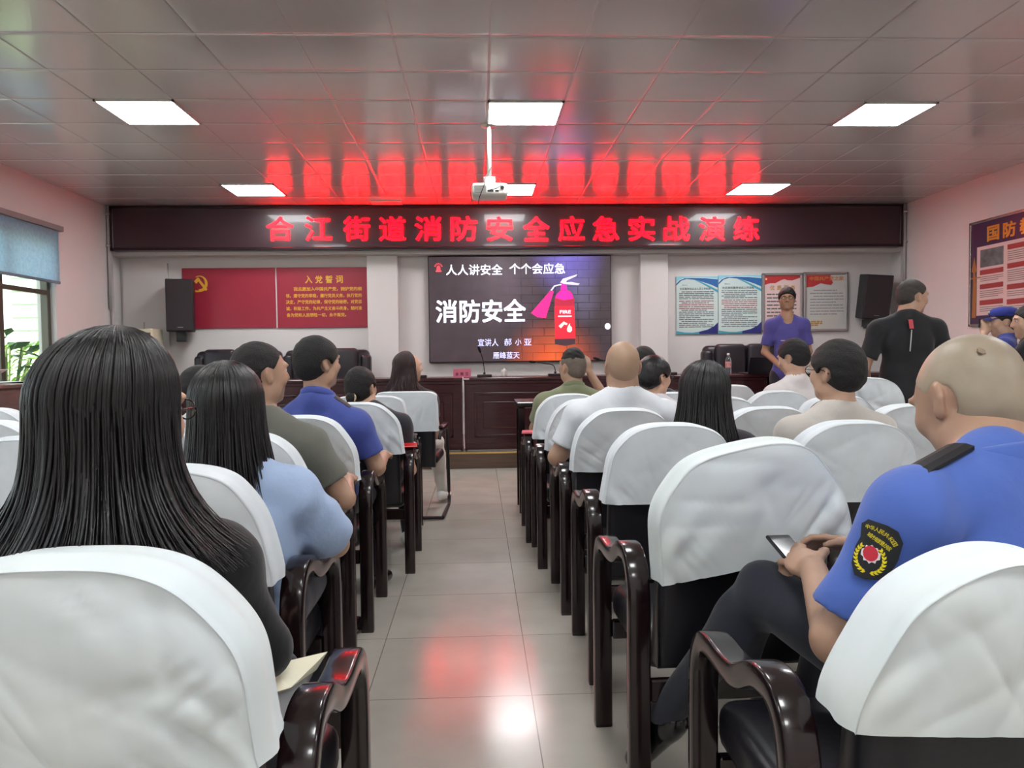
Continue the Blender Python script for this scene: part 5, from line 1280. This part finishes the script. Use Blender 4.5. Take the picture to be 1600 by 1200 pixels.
def arc_chars(txt, pts, size, rot):
    global nn
    for ch, (x, y), r in zip(txt, pts, rot):
        V, F = text_np(ch, 0, 0.0); lo, hi = V.min(0), V.max(0); q = (V - (lo + hi) / 2) / max(hi - lo) * size
        for v in q:
            xx, yy = v[0] * math.cos(r) + v[1] * math.sin(r), -v[0] * math.sin(r) + v[1] * math.cos(r)
            u, w = Bp(x + xx, y - yy); Vs.append(W_(u, w, .0085))
        Fs.extend([[i + nn for i in f] for f in F]); nn += len(V)
arc_chars('中华人民共和国', [(342, 205), (392, 212), (440, 222), (488, 240), (535, 262), (578, 298), (610, 340)], 50, [.05, .12, .2, .35, .5, .8, 1.0])
arc_chars('城市管理协管', [(376, 292), (414, 314), (452, 334), (488, 352), (524, 374), (560, 398)], 52, [.5] * 6)
obj('badge_lettering', mesh(Vs, Fs), by, root_b)
sf_ = Field(); sf_.ell(OFF['HD'](-.040, -.0935, .058), (.012, .0095, .0028), OFF['R'] @ rotm(0, 1.2, 0), k=.005)
obj('scalp_mark', field_mesh(sf_, .002, None, lambda X, Y, Z: .001 * np.sin(700 * X) * np.sin(650 * Z) + 0 * Y, 'mark'), M('scalp_mark', '#8b7964', .6), OFF['o'], True)
# phone in the hand
q = wr + d * .09 + palm * .02
ph_ = thing('mobile_phone', 'dark mobile phone held low by the person in bright blue uniform', 'phone', (0, 0, 0))
mw = OFF['o']; bpy.context.view_layer.update(); loc_ = mw.matrix_basis @ Vector(q)
ph_.location = loc_; ph_.rotation_euler = (.55, .1, .42)
obj('case', box(-.037, .037, -.078, .078, 0, .009, .004, 2), MATS['dark_plastic'], ph_); obj('screen', box(-.034, .034, -.073, .073, .009, .0098), M('phone_glass', '#1b1e26', .08), ph_)
# right block
P = person('person in dark top tilting sideways, seated just beyond the crooked chair cover', seat('R3', .19, .0), .1, 1.195, sk='pale', fem=True, head=(.1, .12, .05), shirt='#2a2530', sleeve=.7, hair='none')
long_hair(P, .26, hair_m, n=1300, flare=.55, phi_max=2.2, seed=21, spread=.010, th=.014)
P = person('person with black rimmed glasses in a beige shirt seated in the right block', seat('R3b', .09, .08), .15, 1.27, sk='fair', head=(.35, .0, .0), shirt='#cbc5bd', sleeve=.7, hair='thick', hair_mat=hair_s, res=.009)
glasses(P); 
P = person('person in white t-shirt with broad back seated right of the aisle', seat('R4', .055, .10), .08, 1.30, sk='tan', head=(-.1, .02, 0), shirt='#dfe3e8', sleeve=.72, hair='stubble', hair_mat=M('hair_stubble_tan', '#a68870', .45, var=(8, .2)), wide=1.22, neckw=1.25, belly=1.15, res=.009, hs=1.07,
           arms={'L': ((-.34, .02, .72), (-.2, .28, .735), (.3, 1, 0)), 'R': ((.3, .08, .74), (.1, .34, .68))})
P = person('person in green collared shirt raising one hand beside the face', seat('R6', .06, .14), .1, 1.265, sk='tan', head=(.45, .05, 0), shirt='#7f8466', sleeve=.7, hair='fade', res=.0085, wide=1.08,
           arms={'R': ((.30, .10, .86), (.17, .17, 1.10), (-.2, .1, 1), (-.6, .8, 0)), 'L': ((-.25, .1, .72), (-.08, .34, .68))})
collar(P, cloth('collar_green', '#7f8466'))
P = person('person with glasses turned right, seated just beyond the white t-shirt', seat('R5b', -.30, .12), -.3, 1.21, sk='pale', fem=True, head=(-.75, -.08, 0), shirt='#d9d5d6', sleeve=.7, hair='thick', hair_mat=hair_m)
glasses(P)
P = person('person in dark grey shirt mostly hidden beyond the white t-shirt', seat('R6b', -.10, .25), 0, 1.275, sk='tan', head=(.1, 0, 0), shirt='#3a3d48', sleeve=.7, hair='thick', hair_mat=hair_s)
P = person('person in white shirt with bowed head in front of the standing violet t-shirt', seat('R6c', .28, .10), .3, 1.315, sk='fair', head=(.35, -.25, 0), lean=.08, shirt='#e2dcda', sleeve=.75, hair='thick', hair_mat=hair_s)
P = person('person in white shirt half hidden behind the standing black t-shirt', (2.84, 5.78, 0), .2, 1.30, sk='tan', head=(.4, -.2, 0), shirt='#e4dfdf', sleeve=.75, hair='crop', hair_mat=hair_g)
# standing man in black t-shirt
P = person('person standing in black t-shirt with red neck tag turned right', (2.99, 5.2, 0), -.22, 1.745, stand=True, sk='tan', head=(-1.2, -.12, 0), hdx=(.045, .03, -.015), shirt='#16171b', sleeve=.72, trousers='#1b1c22', res=.009, hair='crop', hair_mat=hair_g, wide=.97, belly=1.15, neckw=1.15,
           arms={'L': ((-.285, -.02, 1.12), (-.2, .18, .98)), 'R': ((.285, .0, 1.12), (.2, .2, .98))})
U = P['U']; bm = bmesh.new()
bx(bm, -.014, .014, -.004, .004, -.035, .035, .002, 1)
bmesh.ops.transform(bm, matrix=Matrix.Translation(U(-.01, -.125, P['zc7'] - .035)) @ Matrix.Rotation(-.45, 4, 'X'), verts=bm.verts); obj('neck_tag', bm, M('tag_red', '#b02a38', .5), P['o'])
bm = bmesh.new(); tube(bm, [U(-.012, -.146, P['zc7'] - .075), U(-.018, -.152, P['zc7'] - .14), U(-.024, -.152, P['zc7'] - .22)], .0035, 6); obj('seam_stripe', bm, M('tag_pale', '#b9bcb8', .5), P['o'])
# the speaker on the platform
tee = cloth('tee_violet', '#4d478c', (9, .25, .02), .08)
P = person('person standing in violet t-shirt and glasses facing the audience', (3.36, 8.16, 0), PI - .3, 1.93, stand=True, sk='brown', head=(-.08, -.02, 0), shirt_m=tee, shirt='#4f44a0', sleeve=.74, trousers='#22242e', res=.0085, hair='thick', hair_mat=hair_s, wide=.88,
           arms={'L': ((-.225, -.02, 1.245), (-.08, .2, 1.08), (.9, .3, -.2), (0, -1, -.2)), 'R': ((.225, -.02, 1.245), (.08, .21, 1.09), (-.9, .3, -.2), (0, -1, -.2))})
glasses(P)
L = Lettering(); L.add('━━ ━━━━━', -.075, .085, -.006, .006)
V = np.concatenate(L.V); U = P['U']
o_ = obj('chest_print', mesh([(v[0], 0, v[2]) for v in V], L.F), M('print_white', '#cfcbe8', .6), P['o']); o_.location = Vector(U(0, .134, P['zsh'] - .17)); o_.rotation_euler = (0, 0, PI)
# two people by the right wall
P = person('person in blue cap holding a phone up to the face by the right wall', (4.36, 6.15, 0), .95, 1.585, stand=True, sk='fair', head=(.2, -.05, 0), shirt='#2f3a86', sleeve=.7, hair='short', res=.0085,
           arms={'L': ((-.24, .20, 1.20), (-.06, .135, 1.375), (.25, -.05, 1), (1, .2, 0)), 'R': ((.24, .20, 1.20), (.06, .135, 1.375), (-.25, -.05, 1), (-1, .2, 0))}, hands={'L': .9, 'R': .9})
HD, R = P['HD'], P['R']; cf = Field(); cf.ell(HD(0, -.008, .060), (.090, .108, .060), R, k=.02); cf.ell(HD(0, -.0, .085), (.088, .102, .04), R, k=.03)
capm = cloth('cap_blue', '#27358c')
zc = HD(0, 0, .048)
cp = obj('cap', field_mesh(cf, .006, lambda X, Y, Z: ((zc[2] - Z) + 0 * X + 0 * Y).astype(np.float32), None, 'cap'), capm, P['o'], True)
bm = bmesh.new(); g = [[HD((i / 8 - .5) * .16 * (1 - .25 * j / 4), .07 + .085 * j / 4 - .05 * abs(i / 8 - .5), .050 - .012 * (j / 4) - .02 * (i / 4 - 1) ** 2) for i in range(9)] for j in range(5)]
gv = [[bm.verts.new(q) for q in r] for r in g]
for j in range(4):
    for i in range(8): bm.faces.new((gv[j][i], gv[j][i + 1], gv[j + 1][i + 1], gv[j + 1][i]))
sol = bmesh.ops.solidify(bm, geom=bm.faces[:], thickness=.004); obj('brim', bm, capm, cp, True)
bm = bmesh.new(); p_ = HD(-.02, .1, .085); bmesh.ops.create_uvsphere(bm, u_segments=12, v_segments=8, radius=.014)
for v in bm.verts: v.co = Vector(p_) + v.co * 1.0
obj('cap_badge', bm, M('cap_silver', '#b9bbc8', .3, metal=.8), cp, True)
bpy.context.view_layer.update()
pm = P['o'].matrix_basis @ Vector((0, .165, 1.465))
t = thing('mobile_phone', 'dark phone held up by the person in the blue cap', 'phone', pm, .95)
obj('case', box(-.075, .075, 0, .009, -.038, .038, .004, 2), MATS['dark_plastic'], t); obj('screen', box(-.07, .07, -.0006, .0, -.033, .033), MATS['phone_glass'], t)
P = person('person in black top at the far right edge beside the blue cap', (3.95, 5.3, 0), .9, 1.55, stand=True, sk='fair', fem=True, head=(.3, -.05, 0), shirt='#17171b', sleeve=.9, hair='bun')
bm = bmesh.new(); bmesh.ops.create_uvsphere(bm, u_segments=20, v_segments=14, radius=.045)
for v in bm.verts: v.co = v.co * (1 + .04 * math.sin(v.co.x * 160) * math.sin(v.co.z * 140)) + Vector(P['HD'](0, -.05, .13))
obj('hair_bun', bm, hair_m, P['o'], True)
